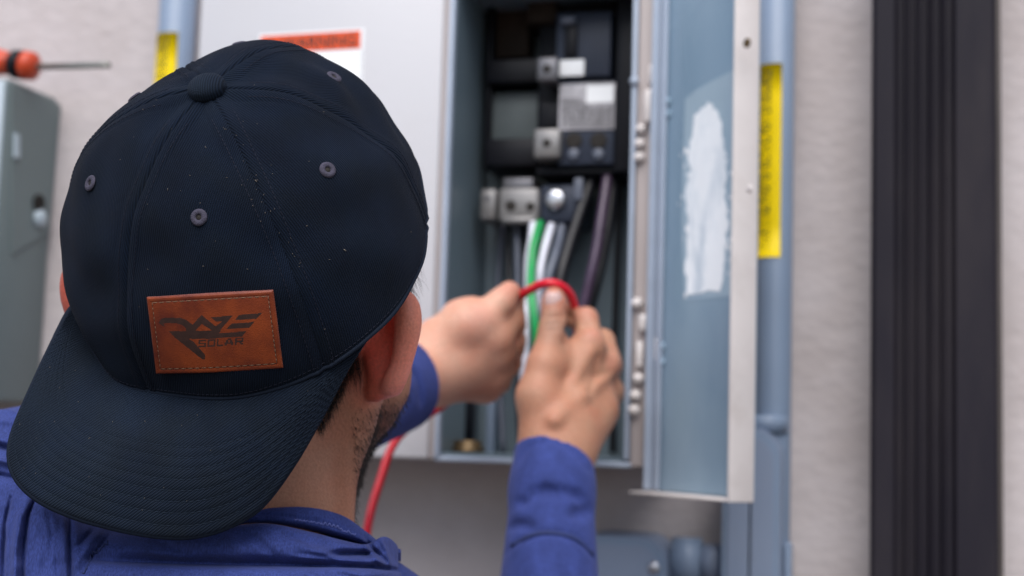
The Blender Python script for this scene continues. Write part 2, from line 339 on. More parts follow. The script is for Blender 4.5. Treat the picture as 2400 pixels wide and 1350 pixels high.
# ---------------------------------------------------------------- electrical panel
FO = .15
base = W(1250, 1088, 0)
panel = root('electrical_panel', (base[0], 0, base[2]), 'white and grey electrical panel on the wall with its right-hand compartment standing open', 'electrical panel')
zb = Z(1086, FO, 1250); ztop = zb + .485
xl, xm = X(467, FO, 60), X(1024, FO, 500)
xo0, xo1 = X(1049, FO, 560), X(1474, FO, 560); xr = X(1541, FO, 560)
MB().box((xl, -FO, zb), (xm, -.002, ztop), .003).build('white_cover', M['white'], panel)
T = .0025
zi = Z(1068, FO, 1250)
sh = MB()
sh.box((xo0, -.012, zi), (xo1, -.004, ztop - .02))                 # back
sh.box((xo0 - T, -FO + .004, zi), (xo0, -.004, ztop - .02))           # left wall
sh.box((xo1, -FO + .004, zi), (xo1 + T, -.004, ztop - .02))
sh.box((xo0, -FO + .004, zi - T), (xo1, -.004, zi))
sh.box((xo0, -FO + .004, ztop - .022), (xo1, -.004, ztop - .02))
sh.build('inner_shell', M['bluegrey'], panel, smooth=False)
MB().box((xm + .0005, -FO + .001, zb + .001), (xo0 - .0055, -.003, ztop), .001).build('flange', M['jamb'], panel)
MB().box((xo0 - .005, -FO - .004, zb + .003), (xo0 - .0001, -FO + .02, ztop), .0008).build('flange_edge', M['edge'], panel)
MB().box((xo1 + .0001, -FO - .004, zi - .001), (xo1 + .0045, -FO + .02, ztop), .0008).build('flange_edge', M['edge'], panel)
MB().box((xo1 + .005, -FO, zb), (xr, -.003, ztop), .0015).build('hinge_jamb', M['jamb'], panel)
MB().box((xo0 - .005, -FO - .002, zb - .001), (xo1 + .006, -FO + .03, zi - .0030), .001).build('bottom_flange', M['edge'], panel)
MB().box((xo0 - .005, -FO + .03, zb + .001), (xo1 + .005, -.003, zi - .0035), .001).build('bottom_plate', M['jamb'], panel)
# door: a shallow tray standing open
H0 = A([xr + .001, -FO - .002, 0]); zd = Z(1158, FO, 1540)
r = RC @ A([(1768 - 1200) / FPX, (675 - 1178) / FPX, -1.0]); TT = CAM + r * ((zd - CAM[2]) / r[2])
dv = A([TT[0] - H0[0], TT[1] - H0[1], 0]); DW = np.linalg.norm(dv); dv /= DW
nv = A([dv[1], -dv[0], 0]);  nv = nv if nv[1] < 0 else -nv      # normal of the inner face, towards the viewer side
print('door width', DW, 'vec', dv, 'normal', nv, 'z', zd)
zdt = ztop + (zb - zd)
def D(u, w, z): return H0 + dv * u + nv * w + A([0, 0, z])      # u along door, w out of its inner face
def dbox(u0, u1, w0, w1, z0, z1, bev=.0008, mb=None):
    t = MB().box((u0, w0, z0), (u1, w1, z1), bev); mb = mb or MB()
    return mb.add([D(*v) for v in t.V[0]], t.F)
door = dbox(.001, DW - .002, -.0025, 0, zd + .003, zdt).build('door', M['door'], panel)
LIP = .027
dbox(DW - .0026, DW, 0.0003, LIP, zd, zdt).build('door_lip', M['cream'], door)
dbox(-.004, DW - .0032, 0.0003, LIP * .9, zd, zd + .0026).build('door_lip', M['cream'], door)
dbox(.0, .0025, 0.0003, .012, zd + .004, zdt).build('door_lip', M['edge'], door)
dbox(.0045, .0105, 0.0004, .004, zd + .004, zdt).build('door_rib', M['edge'], door)
def door_hit(px, py, w):
    r = RC @ A([(px - 1200) / FPX, (675 - py) / FPX, -1.0]); o = H0 + nv * w
    t = ((o - CAM) @ nv) / (r @ nv); return CAM + r * t
# torn remains of a white sticker
M['adhesive'] = mat('old_adhesive_film', (.34, .45, .54), .5, .12, 18, .0004, 60, dirt=(.24, .34, .44), dscale=14, damt=.9, stretch=(1, 1, .25))
MB().prism([(1606, 232), (1630, 212), (1668, 190), (1705, 172), (1728, 160), (1726, 330), (1722, 520), (1716, 694), (1660, 698), (1604, 706), (1598, 560), (1600, 400)], lambda x, y, d: door_hit(x, y, d), .0001, .00028).build('adhesive_film', M['adhesive'], door, smooth=False)
pts = [(1612,690),(1606,600),(1612,520),(1604,455),(1616,400),(1611,352),(1622,300),(1630,268),(1640,262),(1650,252),(1658,238),(1668,246),(1680,262),(1692,285),(1694,330),(1703,380),(1698,450),(1706,520),(1699,600),(1694,655),(1688,684),(1660,680),(1640,688)]
rg = random.Random(3); fine = []
for i in range(len(pts)):
    a, c = pts[i], pts[(i + 1) % len(pts)]
    for k in range(5):
        t = k / 5; j = 4.5 if i < 18 else 1.0
        fine.append((a[0] + (c[0] - a[0]) * t + rg.uniform(-j, j), a[1] + (c[1] - a[1]) * t + rg.uniform(-j, j)))
MB().prism(fine, lambda x, y, d: door_hit(x, y, d), .0004, .0007).build('sticker_residue', M['residue'], door, smooth=False)
for i in range(26):
    cx, cy = rg.uniform(1700, 1728), rg.uniform(330, 690); rr_ = rg.uniform(1.5, 5)
    if i > 16: cx, cy = rg.uniform(1590, 1615), rg.uniform(300, 700)
    poly = [(cx + rr_ * rg.uniform(.5, 1.2) * math.cos(a * 1.05), cy + 2.2 * rr_ * rg.uniform(.5, 1.2) * math.sin(a * 1.05)) for a in range(6)]
    if i == 0: fl = MB()
    fl.prism(poly, lambda x, y, d: door_hit(x, y, d), .0004, .0006)
fl.build('sticker_flakes', M['paper'], door, smooth=False, kind='stuff')
def rivet(px, py, r=.0032, mat_=None, base_w=0):
    c = door_hit(px, py, base_w); return MB().lathe(c, nv, [(r * 1.2, .0002), (r * 1.15, .001), (r * .8, .0018), (r * .3, .0021)], 14).build('rivet', mat_ or M['door'], door)
for q in ((1567, 238), (1567, 268), (1553, 812), (1553, 849)): rivet(*q)
c_ = D(DW - .006, LIP + .0001, 0); c_ = c_ * A([1, 1, 0]) + A([0, 0, W(1752, 101, .33)[2]])
r = RC @ A([(1752 - 1200) / FPX, (675 - 101) / FPX, -1.0]); o_ = H0 + nv * LIP; c_ = CAM + r * (((o_ - CAM) @ nv) / (r @ nv))
MB().lathe(c_, nv, [(.0042, 0), (.004, .0012), (.0022, .0014), (.0018, .0004)], 16).build('lip_screw', M['brass'], door)
MB().lathe(CAM + (RC @ A([(1757 - 1200) / FPX, (675 - 443) / FPX, -1.0])) * 1.0 * (((o_ - CAM) @ nv) / ((RC @ A([(1757 - 1200) / FPX, (675 - 443) / FPX, -1.0])) @ nv)), nv, [(.0036, 0), (.003, .001), (.001, .0013)], 14).build('lip_screw', M['cream'], door)
# hinges
def hinge(y0, s=1):
    h = pbox(1512, y0 + 60, 1545, y0 + 140, FO + .006, FO - .004, .0015); o = h.build('hinge', M['cream'], panel)
    def sub(n, *a, **k): return pbox(*a, **k).build(n, M['cream'], o)
    sub('hinge_knuckle', 1519, y0, 1540, y0 + 50, FO + .009, FO, bev=.003)
    sub('hinge_barrel', 1509, y0 + 62, 1524, y0 + 138, FO + .011, FO + .0062, bev=.0022)
    for k, (dx, dy) in enumerate(((0, 150), (-3, 184), (-4, 216))):
        c = W(1503 + dx, y0 + dy + 6, FO + .001)
        MB().lathe(c, (0, -1, 0), [(.0052, 0), (.0052, .002), (.0038, .0058), (.001, .007)], 12).build('hinge_bolt', M['cream'], o)
hinge(148); 
h2 = pbox(1522, 790, 1542, 846, FO + .006, FO - .004, .0015).build('hinge', M['cream'], panel)
pbox(1496, 735, 1514, 778, FO + .009, FO, .003).build('hinge_knuckle', M['cream'], h2)
pbox(1490, 800, 1506, 862, FO + .008, FO, .002).build('hinge_barrel', M['cream'], h2)
for (a_, c_2) in ((1494, 712), (1497, 888), (1490, 928), (1487, 962)):
    MB().lathe(W(a_, c_2, FO + .001), (0, -1, 0), [(.0056, 0), (.0056, .002), (.004, .006), (.001, .0075)], 12).build('hinge_bolt', M['cream'], h2)
MB().lathe(W(1487, 190, FO + .004), (0, -1, 0), [(.0045, 0), (.004, .0025), (.0015, .0035)], 12).build('rivet', M['edge'], panel)
# warning label on the white cover
ox = W(612, 79, FO + .0006); oxr = W(846, 71, FO + .0006)
lw = oxr[0] - ox[0]; tz = (ox[2] + oxr[2]) / 2; tilt = rad(.8)
def LB(u, v, d=.0006): return A([ox[0] + u * math.cos(tilt) - v * math.sin(tilt), -FO - d, tz + u * math.sin(tilt) + v * math.cos(tilt) - .0022])
def lquad(name, u0, u1, v0, v1, d, m, par): return MB().prism([(u0, v0), (u1, v0), (u1, v1), (u0, v1)], lambda x, y, e: LB(x, y, e), d - .0003, d).build(name, m, par, smooth=False)
wl = lquad('warning_label', -.002, lw + .0035, -.115, .002, .0006, M['paper'], panel)
lquad('label_band', 0, lw, -.0180, 0, .0010, M['olabel'], wl)
text_on('lettering', 'WARNING', lambda u, v: LB(.022 + u, -.0150 + v, .0013), lw - .027, .0118, M['ink'], wl, bold=.01)
tri = MB().prism([(.004, -.0152), (.0185, -.0152), (.01125, -.0030)], lambda x, y, e: LB(x, y, e), .0010, .0013).build('warning_triangle', M['ink'], wl, smooth=False)
MB().prism([(.0104, -.0125), (.0121, -.0125), (.0119, -.0070), (.0106, -.0070)], lambda x, y, e: LB(x, y, e), .0013, .0016).build('exclamation_mark', M['olabel'], wl, smooth=False)
lquad('label_border', lw + .0012, lw + .0018, -.113, -.021, .0009, M['greyink'], wl)
# ---- what is inside
def part(name, x0, y0, x1, y1, off, back, m, bev=.0015, par=panel): return pbox(x0, y0, x1, y1, off, back, bev).build(name, M[m], par)
def hole(px, py, off, r, par, m='hole', n=16):
    c = W(px, py, off); return MB().lathe(c, (0, -1, 0), [(r, .0), (r, .0004), (r * .75, .0005)], n).build('screw_hole', M[m], par)
part('mounting_plate', 1142, 215, 1262, 330, .05, .013, 'plate')
part('rail', 1140, 138, 1262, 192, .07, .013, 'black')
part('rail', 1138, 324, 1262, 388, .07, .013, 'black')
part('side_rail', 1140, -60, 1152, 395, .06, .013, 'black')
part('upper_plate', 1153, -60, 1240, 134, .045, .013, 'brown')
part('terminal_block', 1236, -40, 1304, 52, .07, .013, 'brown')
part('barrier', 1443, -80, 1490, 402, .088, .013, 'black')
part('carrier', 1262, -60, 1442, 392, .06, .013, 'black')
part('cross_bar', 1256, 392, 1478, 408, .08, .013, 'black')
part('cross_bar', 1262, 236, 1318, 300, .072, .0605, 'black')
bk = part('breaker', 1303, 28, 1432, 180, .09, .0605, 'breaker')
part('toggle', 1322, 58, 1352, 132, .094, .0902, 'black', par=bk)
part('toggle', 1312, 36, 1348, 56, .098, .0902, 'greywire', par=bk, bev=.003)
part('white_tag', 1311, 140, 1369, 178, .0915, .0902, 'paper', par=bk, bev=.0006)
bk2 = part('breaker', 1308, 190, 1440, 386, .088, .0605, 'breaker')
lp = part('rating_label', 1310, 196, 1441, 304, .0895, .0882, 'rating', par=bk2, bev=.0004)
ll = MB()
for i in range(11):
    y = 232 + i * 6.3; xs = 1316
    while xs < 1434:
        w_ = rg.uniform(6, 22)
        if not (y < 246 and xs > 1362): pbox(xs, y, min(xs + w_, 1436), y + 2.6, .0899, .0896, 0, ll)
        xs += w_ + 3
pbox(1375, 200, 1438, 240, .0899, .0896, 0).build('label_box', M['paper'], bk2, smooth=False)
ll.build('fine_print', M['ink'], bk2, smooth=False, kind='stuff')
for px in (1345, 1403):
    hole(px, 330, .0882, .0085, bk2)
    MB().lathe(W(px, 362, .0882), (0, -1, 0), [(.006, 0), (.006, .002), (.004, .003), (.001, .0032)], 14).build('screw', M['greywire'], bk2)
for (x0, y0, x1, y1, mm) in ((1257, 132, 1307, 190, 'lug'), (1250, 300, 1313, 370, 'terminal')):
    lg = part('lug', x0, y0, x1, y1, .1, .0715, mm, bev=.003); hole((x0 + x1) / 2, (y0 + y1) / 2, .1, .0042, lg)
nb = part('neutral_bar', 1168, 440, 1262, 520, .085, .013, 'terminal', bev=.003)
part('bar_step', 1178, 416, 1250, 452, .07, .013, 'lug', par=nb, bev=.002)
part('bar_lip', 1176, 506, 1254, 524, .094, .0852, 'terminal', par=nb, bev=.003)
hole(1197, 482, .0852, .0055, nb); hole(1243, 484, .0852, .0045, nb)
lb2 = part('lug', 1124, 442, 1162, 516, .08, .013, 'terminal', bev=.003); hole(1142, 464, .0802, .003, lb2, 'lug')
gb = part('ground_block', 1264, 432, 1362, 522, .078, .013, 'breaker', bev=.004)
MB().lathe(W(1303, 468, .0782), (0, -1, 0), [(.0105, 0), (.0105, .004), (.008, .006), (.003, .0064)], 18).build('bolt', M['steel'], gb)
part('block_clip', 1344, 416, 1366, 470, .082, .0784, 'greywire', par=gb, bev=.002)
cf = MB().lathe(W(1096, 1060, .10) * A([1, 1, 0]) + A([0, 0, zi + .0005]), (0, 0, 1), [(.017, 0), (.017, .004), (.0135, .0045), (.0135, .011), (.010, .0112), (.010, .002)], 20).build('conduit_bushing', M['brass'], panel)
MB().lathe(W(1062, 1010, .055), (0, 0, 1), [(.022, -.03), (.022, .028), (.018, .030)], 20).build('dark_cylinder', M['black'], panel)  # plain black cylinder in the lower left corner
part('lower_partition', 1140, 880, 1160, 1066, .03, .0125, 'pvc', bev=.001)
# wires inside
def wire(pts, offs, r, m, name='wire', par=panel):
    q = [W(x, y, o) for (x, y), o in zip(pts, offs)]
    return MB().tube(smooth_path(q, 7), r, 10).build(name, M[m], par)
wire([(1194, 524), (1192, 600), (1196, 700), (1206, 830), (1216, 1000), (1220, 1062)], [.06, .06, .07, .09, .1, .1], .0027, 'blackwire')
wire([(1211, 524), (1213, 600), (1216, 700), (1222, 830), (1226, 1000), (1230, 1062)], [.07, .075, .08, .09, .1, .1], .0034, 'greywire')
wire([(1180, 524), (1172, 600), (1166, 700), (1170, 850), (1180, 1062)], [.05, .04, .04, .05, .06], .0032, 'greywire')
wire([(1226, 524), (1229, 600), (1226, 700), (1224, 860), (1224, 1062)], [.06, .07, .08, .09, .09], .0024, 'blackwire')
wire([(1250, 524), (1247, 560), (1240, 610), (1238, 680), (1232, 740), (1229, 830), (1228, 960), (1232, 1060)], [.09, .1, .11, .13, .145, .15, .14, .12], .0042, 'whitewire')
wire([(1266, 522), (1251, 575), (1246, 620), (1244, 680), (1250, 730), (1257, 790), (1262, 880), (1262, 1060)], [.09, .11, .12, .14, .15, .15, .14, .12], .0042, 'greenwire')
wire([(1294, 524), (1284, 556), (1272, 600), (1264, 645), (1262, 720), (1266, 800), (1272, 1060)], [.07, .09, .1, .11, .11, .1, .1], .0042, 'whitewire')
wire([(1296, 522), (1279, 548), (1266, 590), (1257, 640), (1254, 720), (1258, 1060)], [.06, .08, .09, .1, .1, .1], .0026, 'greenwire')
wire([(1318, 526), (1312, 560), (1298, 610), (1284, 660), (1276, 760), (1280, 1060)], [.07, .08, .1, .11, .11, .1], .0046, 'greywire')
wire([(1340, 524), (1330, 560), (1316, 610), (1300, 660), (1290, 760), (1290, 1060)], [.06, .07, .09, .1, .1, .1], .0042, 'blackwire')
wire([(1272, 524), (1268, 570), (1262, 620), (1274, 700), (1282, 800), (1290, 1060)], [.05, .06, .08, .09, .1, .1], .0042, 'blackwire')
wire([(1392, 400), (1376, 450), (1352, 520), (1330, 590), (1312, 660), (1300, 760), (1300, 1060)], [.06, .07, .08, .09, .1, .1, .1], .0062, 'blackwire')
wire([(1426, 396), (1419, 450), (1408, 520), (1400, 575), (1386, 640), (1372, 700), (1350, 800), (1340, 1060)], [.07, .08, .09, .095, .1, .1, .1, .1], .0052, 'purplewire')
wire([(1438, 396), (1434, 450), (1424, 530), (1412, 600), (1398, 660), (1382, 720), (1362, 800), (1352, 1060)], [.06, .07, .08, .085, .09, .09, .09, .09], .0058, 'blackwire')
wire([(1455, 396), (1452, 470), (1449, 560), (1444, 700), (1438, 900), (1436, 1060)], [.03, .03, .03, .03, .03, .03], .0035, 'blackwire')

# ---------------------------------------------------------------- conduits
def conduit(px, py, off, r, z0, z1, label, lab, slope=0.0):
    c = W(px, py, off); o = MB().tube([(c[0] + slope * (z0 - c[2]), -off, z0), (c[0] + slope * (z1 - c[2]), -off, z1)], r, 32).build('conduit', M['pvc'], None, label=label, cat='conduit', group='grey conduits on the wall')
    (t0, t1, a0, a1, cen, hh, txt, tu) = lab
    zt, zbm = t0, t1
    def S(a, z, e): return A([c[0] + slope * (z - c[2]) + (r + e) * math.sin(a), -off - (r + e) * math.cos(a), z])
    n, m = 16, 6; V = []; F = []
    for e in (.0003, .0007):
        for j in range(m + 1):
            for i in range(n + 1): V.append(S(a0 + (a1 - a0) * i / n, zbm + (zt - zbm) * j / m, e))
    K = (n + 1) * (m + 1)
    for j in range(m):
        for i in range(n):
            a = j * (n + 1) + i; F.append((a + K, a + 1 + K, a + n + 2 + K, a + n + 1 + K))
    for j in range(m): F.append((j * (n + 1), j * (n + 1) + K, (j + 1) * (n + 1) + K, (j + 1) * (n + 1))); a = j * (n + 1) + n; F.append((a + K, a, a + n + 1, a + n + 1 + K))
    for i in range(n): F.append((i + 1, i, i + K, i + 1 + K)); a = m * (n + 1) + i; F.append((a, a + 1, a + 1 + K, a + K))
    yl = mk('conduit_label', V, F, M['yellow'], o)
    V, F2 = text_mesh(txt, bold=.012); s = V[:, :2].max(0)
    L_ = (zt - zbm) * tu
    q = [S(cen - (v[1] / s[1] - .5) * hh / r, zbm + (zt - zbm) * (1 - tu) / 2 + v[0] / s[0] * L_, .0009) for v in V]
    mk('lettering', q, F2, M['ink'], yl, smooth=False)
    return o
zt = Z(152, .035, 1812); zl = Z(604, .035, 1800)
conduit(1817, 400, .024, .0178, 0.02, 2.9, 'grey conduit right of the open panel door with a long yellow label', (zt, zl, rad(-75), rad(22), rad(-30), .012, 'WARNING: PHOTOVOLTAIC POWER SOURCE', .93))
c1 = Z(80, .035, 395)
conduit(413, 90, .022, .0205, 0.02, 2.9, 'grey conduit left of the white panel cover with a yellow label', (c1, c1 - .21, rad(-60), rad(34), rad(-12), .012, 'WARNING: PHOTOVOLTAIC POWER SOURCE', .95))
# lower conduit bodies
q0 = W(1690, 1250, .075); q1 = W(1831, 1100, .075); zt = Z(1002, .075, 1790)
cb = root('conduit_housing', ((q0[0] + q1[0]) / 2, 0, .9), 'tall blue grey conduit body with rounded top under the open door', 'conduit body')
def rrect(x0, x1, z0, z1, r, n=6, bottom=True):
    P_ = []
    for (cx, cz, a) in ((x1 - r, z1 - r, 0), (x0 + r, z1 - r, 90), (x0 + r, z0 + r, 180), (x1 - r, z0 + r, 270)):
        for k in range(n + 1): t = rad(a + 90 * k / n); P_.append((cx + r * math.cos(t), cz + r * math.sin(t)))
    return P_
ex = lambda x, z, d: A([x, -d, z])
MB().prism(rrect(q0[0], q1[0], .75, zt, .028), ex, .004, .066).build('body', M['pvc2'], cb, smooth=False)
MB().prism(rrect(q0[0] + .001, q1[0] - .001, .76, zt - .003, .027), ex, .0662, .075).build('cover', M['pvc'], cb, smooth=False)
MB().prism(rrect(q0[0] + .006, q1[0] - .007, .77, zt - .009, .022), ex, .0752, .0775).build('cover_face', M['pvc2'], cb, smooth=False)
MB().lathe(((q1[0] - .018), -.03, zt - .004), (0, 0, 1), [(.0215, 0), (.0215, .014), (.019, .016)], 24).build('collar', M['pvc'], cb)
MB().box((q1[0] + .001, -.04, .75), (q1[0] + .008, -.012, Z(1275, .06, 1830)), .003).build('side_rib', M['pvc'], cb)
q2 = W(1561, 1300, .085); zt2 = Z(1258, .085, 1480); x2 = W(1330, 1300, .085)[0]
cc = root('conduit_fitting', ((q2[0] + x2) / 2, 0, zt2 - .09), 'low blue grey conduit fitting with a screwed cover below the panel', 'conduit fitting')
MB().prism(rrect(x2, q2[0], zt2 - .1, zt2, .026), ex, .004, .076).build('body', M['pvc2'], cc, smooth=False)
MB().prism(rrect(x2 + .002, q2[0] - .001, zt2 - .098, zt2 - .0015, .025), ex, .0762, .085).build('cover', M['pvc'], cc, smooth=False)
MB().prism(rrect(x2 + .007, q2[0] - .008, zt2 - .093, zt2 - .008, .019), ex, .0852, .0868).build('cover_face', M['pvc2'], cc, smooth=False)
s_ = W(1533, 1330, .087); MB().lathe(s_, (0, -1, 0), [(.0058, 0), (.0056, .002), (.0035, .0036), (.001, .0038)], 18).build('cover_screw', M['steel'], cc)
zc = Z(1315, .04, 1600)
MB().tube([(q2[0] + .0005, -.04, zc), (q2[0] + .028, -.04, zc)], .023, 24).build('collar', M['pvc'], cc)
MB().tube([(q2[0] + .0285, -.04, zc), (q2[0] + .05, -.04, zc)], .0175, 24).build('coupling', M['pvc2'], cc)
MB().tube([(q2[0] + .0505, -.04, zc), (q0[0] - .0005, -.04, zc)], .019, 24).build('collar', M['pvc'], cc)

# ---------------------------------------------------------------- downspout
a0, a1 = X(2041, .07, 700), X(2338, .07, 700)
sp_w = a1 - a0; prof = []
prof += [(a0, .002), (a0, .066), (a0 + .004, .07)]
ribs = [.25, .345, .44, .54, .64]
for rb in ribs:
    x = a0 + sp_w * rb; prof += [(x - .0075, .07), (x - .004, .0625), (x + .001, .0625), (x + .0045, .07)]
prof += [(a1 - .004, .07), (a1, .066), (a1, .002)]
ds = MB(); ds.prism(prof, lambda x, y, z: A([x, -y, z]), .05, 3.2); spout = ds.build('downspout', M['spout'], None, smooth=False, label='dark charcoal ribbed downspout on the right part of the wall', cat='downspout')
MB().box((a1 + .0004, -.05, .05), (a1 + .006, -.002, 3.2), .002).build('edge_strip', M['spoutedge'], spout)

# ---------------------------------------------------------------- grey box at the left with a screwdriver on it
dt = W(20, 182, .10); d0 = root('disconnect_box', (dt[0] - .1, 0, dt[2] - .3), 'grey metal disconnect box at the left edge of the wall', 'electrical box')
bz = dt[2] - .352
MB().box((dt[0] - .19, -.10, bz), (dt[0], -.002, dt[2]), .004).build('case', M['boxgrey'], d0)
MB().box((dt[0] - .185, -.106, bz + .005), (dt[0] - .001, -.1003, dt[2] - .004), .002).build('front_cover', M['boxlight'], d0)
def side(px, py, e=0.0):                         # point on the box's right-hand side face
    r = RC @ A([(px - 1200) / FPX, (675 - py) / FPX, -1.0]); return CAM + r * ((dt[0] + e - CAM[0]) / r[0])
sp = [(24, 200), (138, 246), (110, 545), (92, 556), (60, 572), (24, 596)]
MB().prism(sp, lambda x, y, e: side(x, y, 0) + A([e, 0, 0]), .0002, .0025).build('side_plate', M['boxgrey'], d0, smooth=False)
MB().prism([(26, 312), (36, 316), (36, 372), (26, 368)], lambda x, y, e: side(x, y, 0) + A([e, 0, 0]), .0026, .006).build('latch', M['boxlight'], d0, smooth=False)
MB().lathe(side(89, 476, .0026), (1, 0, 0), [(.010, 0), (.010, .003), (.006, .0035), (.005, .001)], 18).build('knockout', M['hole'], d0)
MB().lathe(side(91, 512, .0026), (1, 0, 0), [(.011, 0), (.010, .004), (.004, .007)], 18).build('highlight_disc', M['boxlight'], d0)  # pale disc stands in for a highlight below the knockout
# screwdriver
s0 = W(-150, 128, .075); s1 = W(98, 158, .075); tip = W(256, 152, .07)
ax = s1 - s0; ln = np.linalg.norm(ax); ax /= ln
s0[2] += .0; scd = root('screwdriver', s1, 'orange and black handled screwdriver lying on the grey box', 'screwdriver')
MB().lathe(s0, ax, [(.006, 0), (.0145, .006), (.016, .02), (.0155, ln * .55), (.013, ln * .68), (.0125, ln * .72)], 20).build('handle', M['orange'], scd)
MB().lathe(s0 + ax * ln * .72, ax, [(.0125, 0.0002), (.016, .004), (.0165, .012), (.013, .0145)], 20).build('grip', M['black'], scd)
MB().lathe(s0 + ax * (ln * .72 + .0148), ax, [(.013, 0.0), (.0165, .003), (.0155, .013), (.008, .0165), (.004, .018)], 20).build('collar', M['orange'], scd)
sa = s0 + ax * (ln * .72 + .0328)
MB().tube([sa, sa + (tip - sa) * .93, tip], [.0036, .0036, .0038], 12).build('shaft', M['shaft'], scd)

# ---------------------------------------------------------------- smooth solid modelling (distance field -> mesh)
class SDF:
    def __init__(s): s.p = []
    def cone(s, a, b, ra, rb, k=.01, op=1): s.p.append(('c', A(a, float), A(b, float), ra, rb, k, op)); return s
    def chain(s, pts, rs, k=.01, op=1):
        if not hasattr(rs, '__len__'): rs = [rs] * len(pts)
        for i in range(len(pts) - 1): s.cone(pts[i], pts[i + 1], rs[i], rs[i + 1], k, op)
        return s
    def ell(s, c, r, R=None, k=.01, op=1): s.p.append(('e', A(c, float), A(r, float), np.eye(3) if R is None else A(R), 0, k, op)); return s
    def plane(s, c, n, k=.002, reach=.1):     # cuts away everything beyond the plane within reach
        n = A(n, float); n /= np.linalg.norm(n); s.p.append(('p', A(c, float), n, reach, 0, k, -1)); return s
    def __call__(s, X, box=None):
        d = np.full(len(X), 1.0)
        if box is None: box = (X.min(0), X.max(0))
        bc = (box[0] + box[1]) / 2; br = np.linalg.norm(box[1] - box[0]) / 2
        if getattr(s, 'nc', -1) != len(s.p):
            s.nc = len(s.p); s.ca = A([q[1] for q in s.p]); s.cb = A([q[2] if q[0] == 'c' else q[1] for q in s.p])
            s.cr = A([max(q[3], q[4]) if q[0] == 'c' else (q[2].max() if q[0] == 'e' else q[3]) for q in s.p]) + A([q[5] for q in s.p])
        ab = s.cb - s.ca; tc = np.clip(((bc - s.ca) * ab).sum(1) / np.maximum((ab * ab).sum(1), 1e-12), 0, 1)
        dist = np.linalg.norm(bc - s.ca - tc[:, None] * ab, axis=1) - s.cr - br
        live = np.nonzero(dist < max(.012, dist.min() + 2 * br + .01))[0]
        for i_ in live:
            t, a, b, c, e, k, op = s.p[i_]
            if t == 'c':
                ab = b - a; L2 = max(ab @ ab, 1e-12)
                q = X - a; tt = np.clip(q @ ab / L2, 0, 1); v = np.linalg.norm(q - tt[:, None] * ab, axis=1) - (c + (e - c) * tt)
            elif t == 'e':
                q = (X - a) @ c; k0 = np.linalg.norm(q / b, axis=1); k1 = np.linalg.norm(q / (b * b), axis=1); v = k0 * (k0 - 1) / np.maximum(k1, 1e-9)
            else:
                q = X - a; v = -(q @ b); rd = np.linalg.norm(q, axis=1) - c; v = np.maximum(v, rd)
            if op > 0: h = np.maximum(k - np.abs(d - v), 0) / k; d = np.minimum(d, v) - h * h * k / 4
            else: v = -v; h = np.maximum(k - np.abs(d - v), 0) / k; d = np.maximum(d, v) + h * h * k / 4
        return d
    def hit(s, px, py, d0=.45, d1=1.4):
        dr = P(px, py, 1.0); t = d0
        for _ in range(90):
            v = s((dr * t)[None])[0]
            if v < 1e-4: return dr * t
            t += min(max(v, 2e-4), .04) / np.linalg.norm(dr) * .9
            if t > d1: return None
        return dr * t
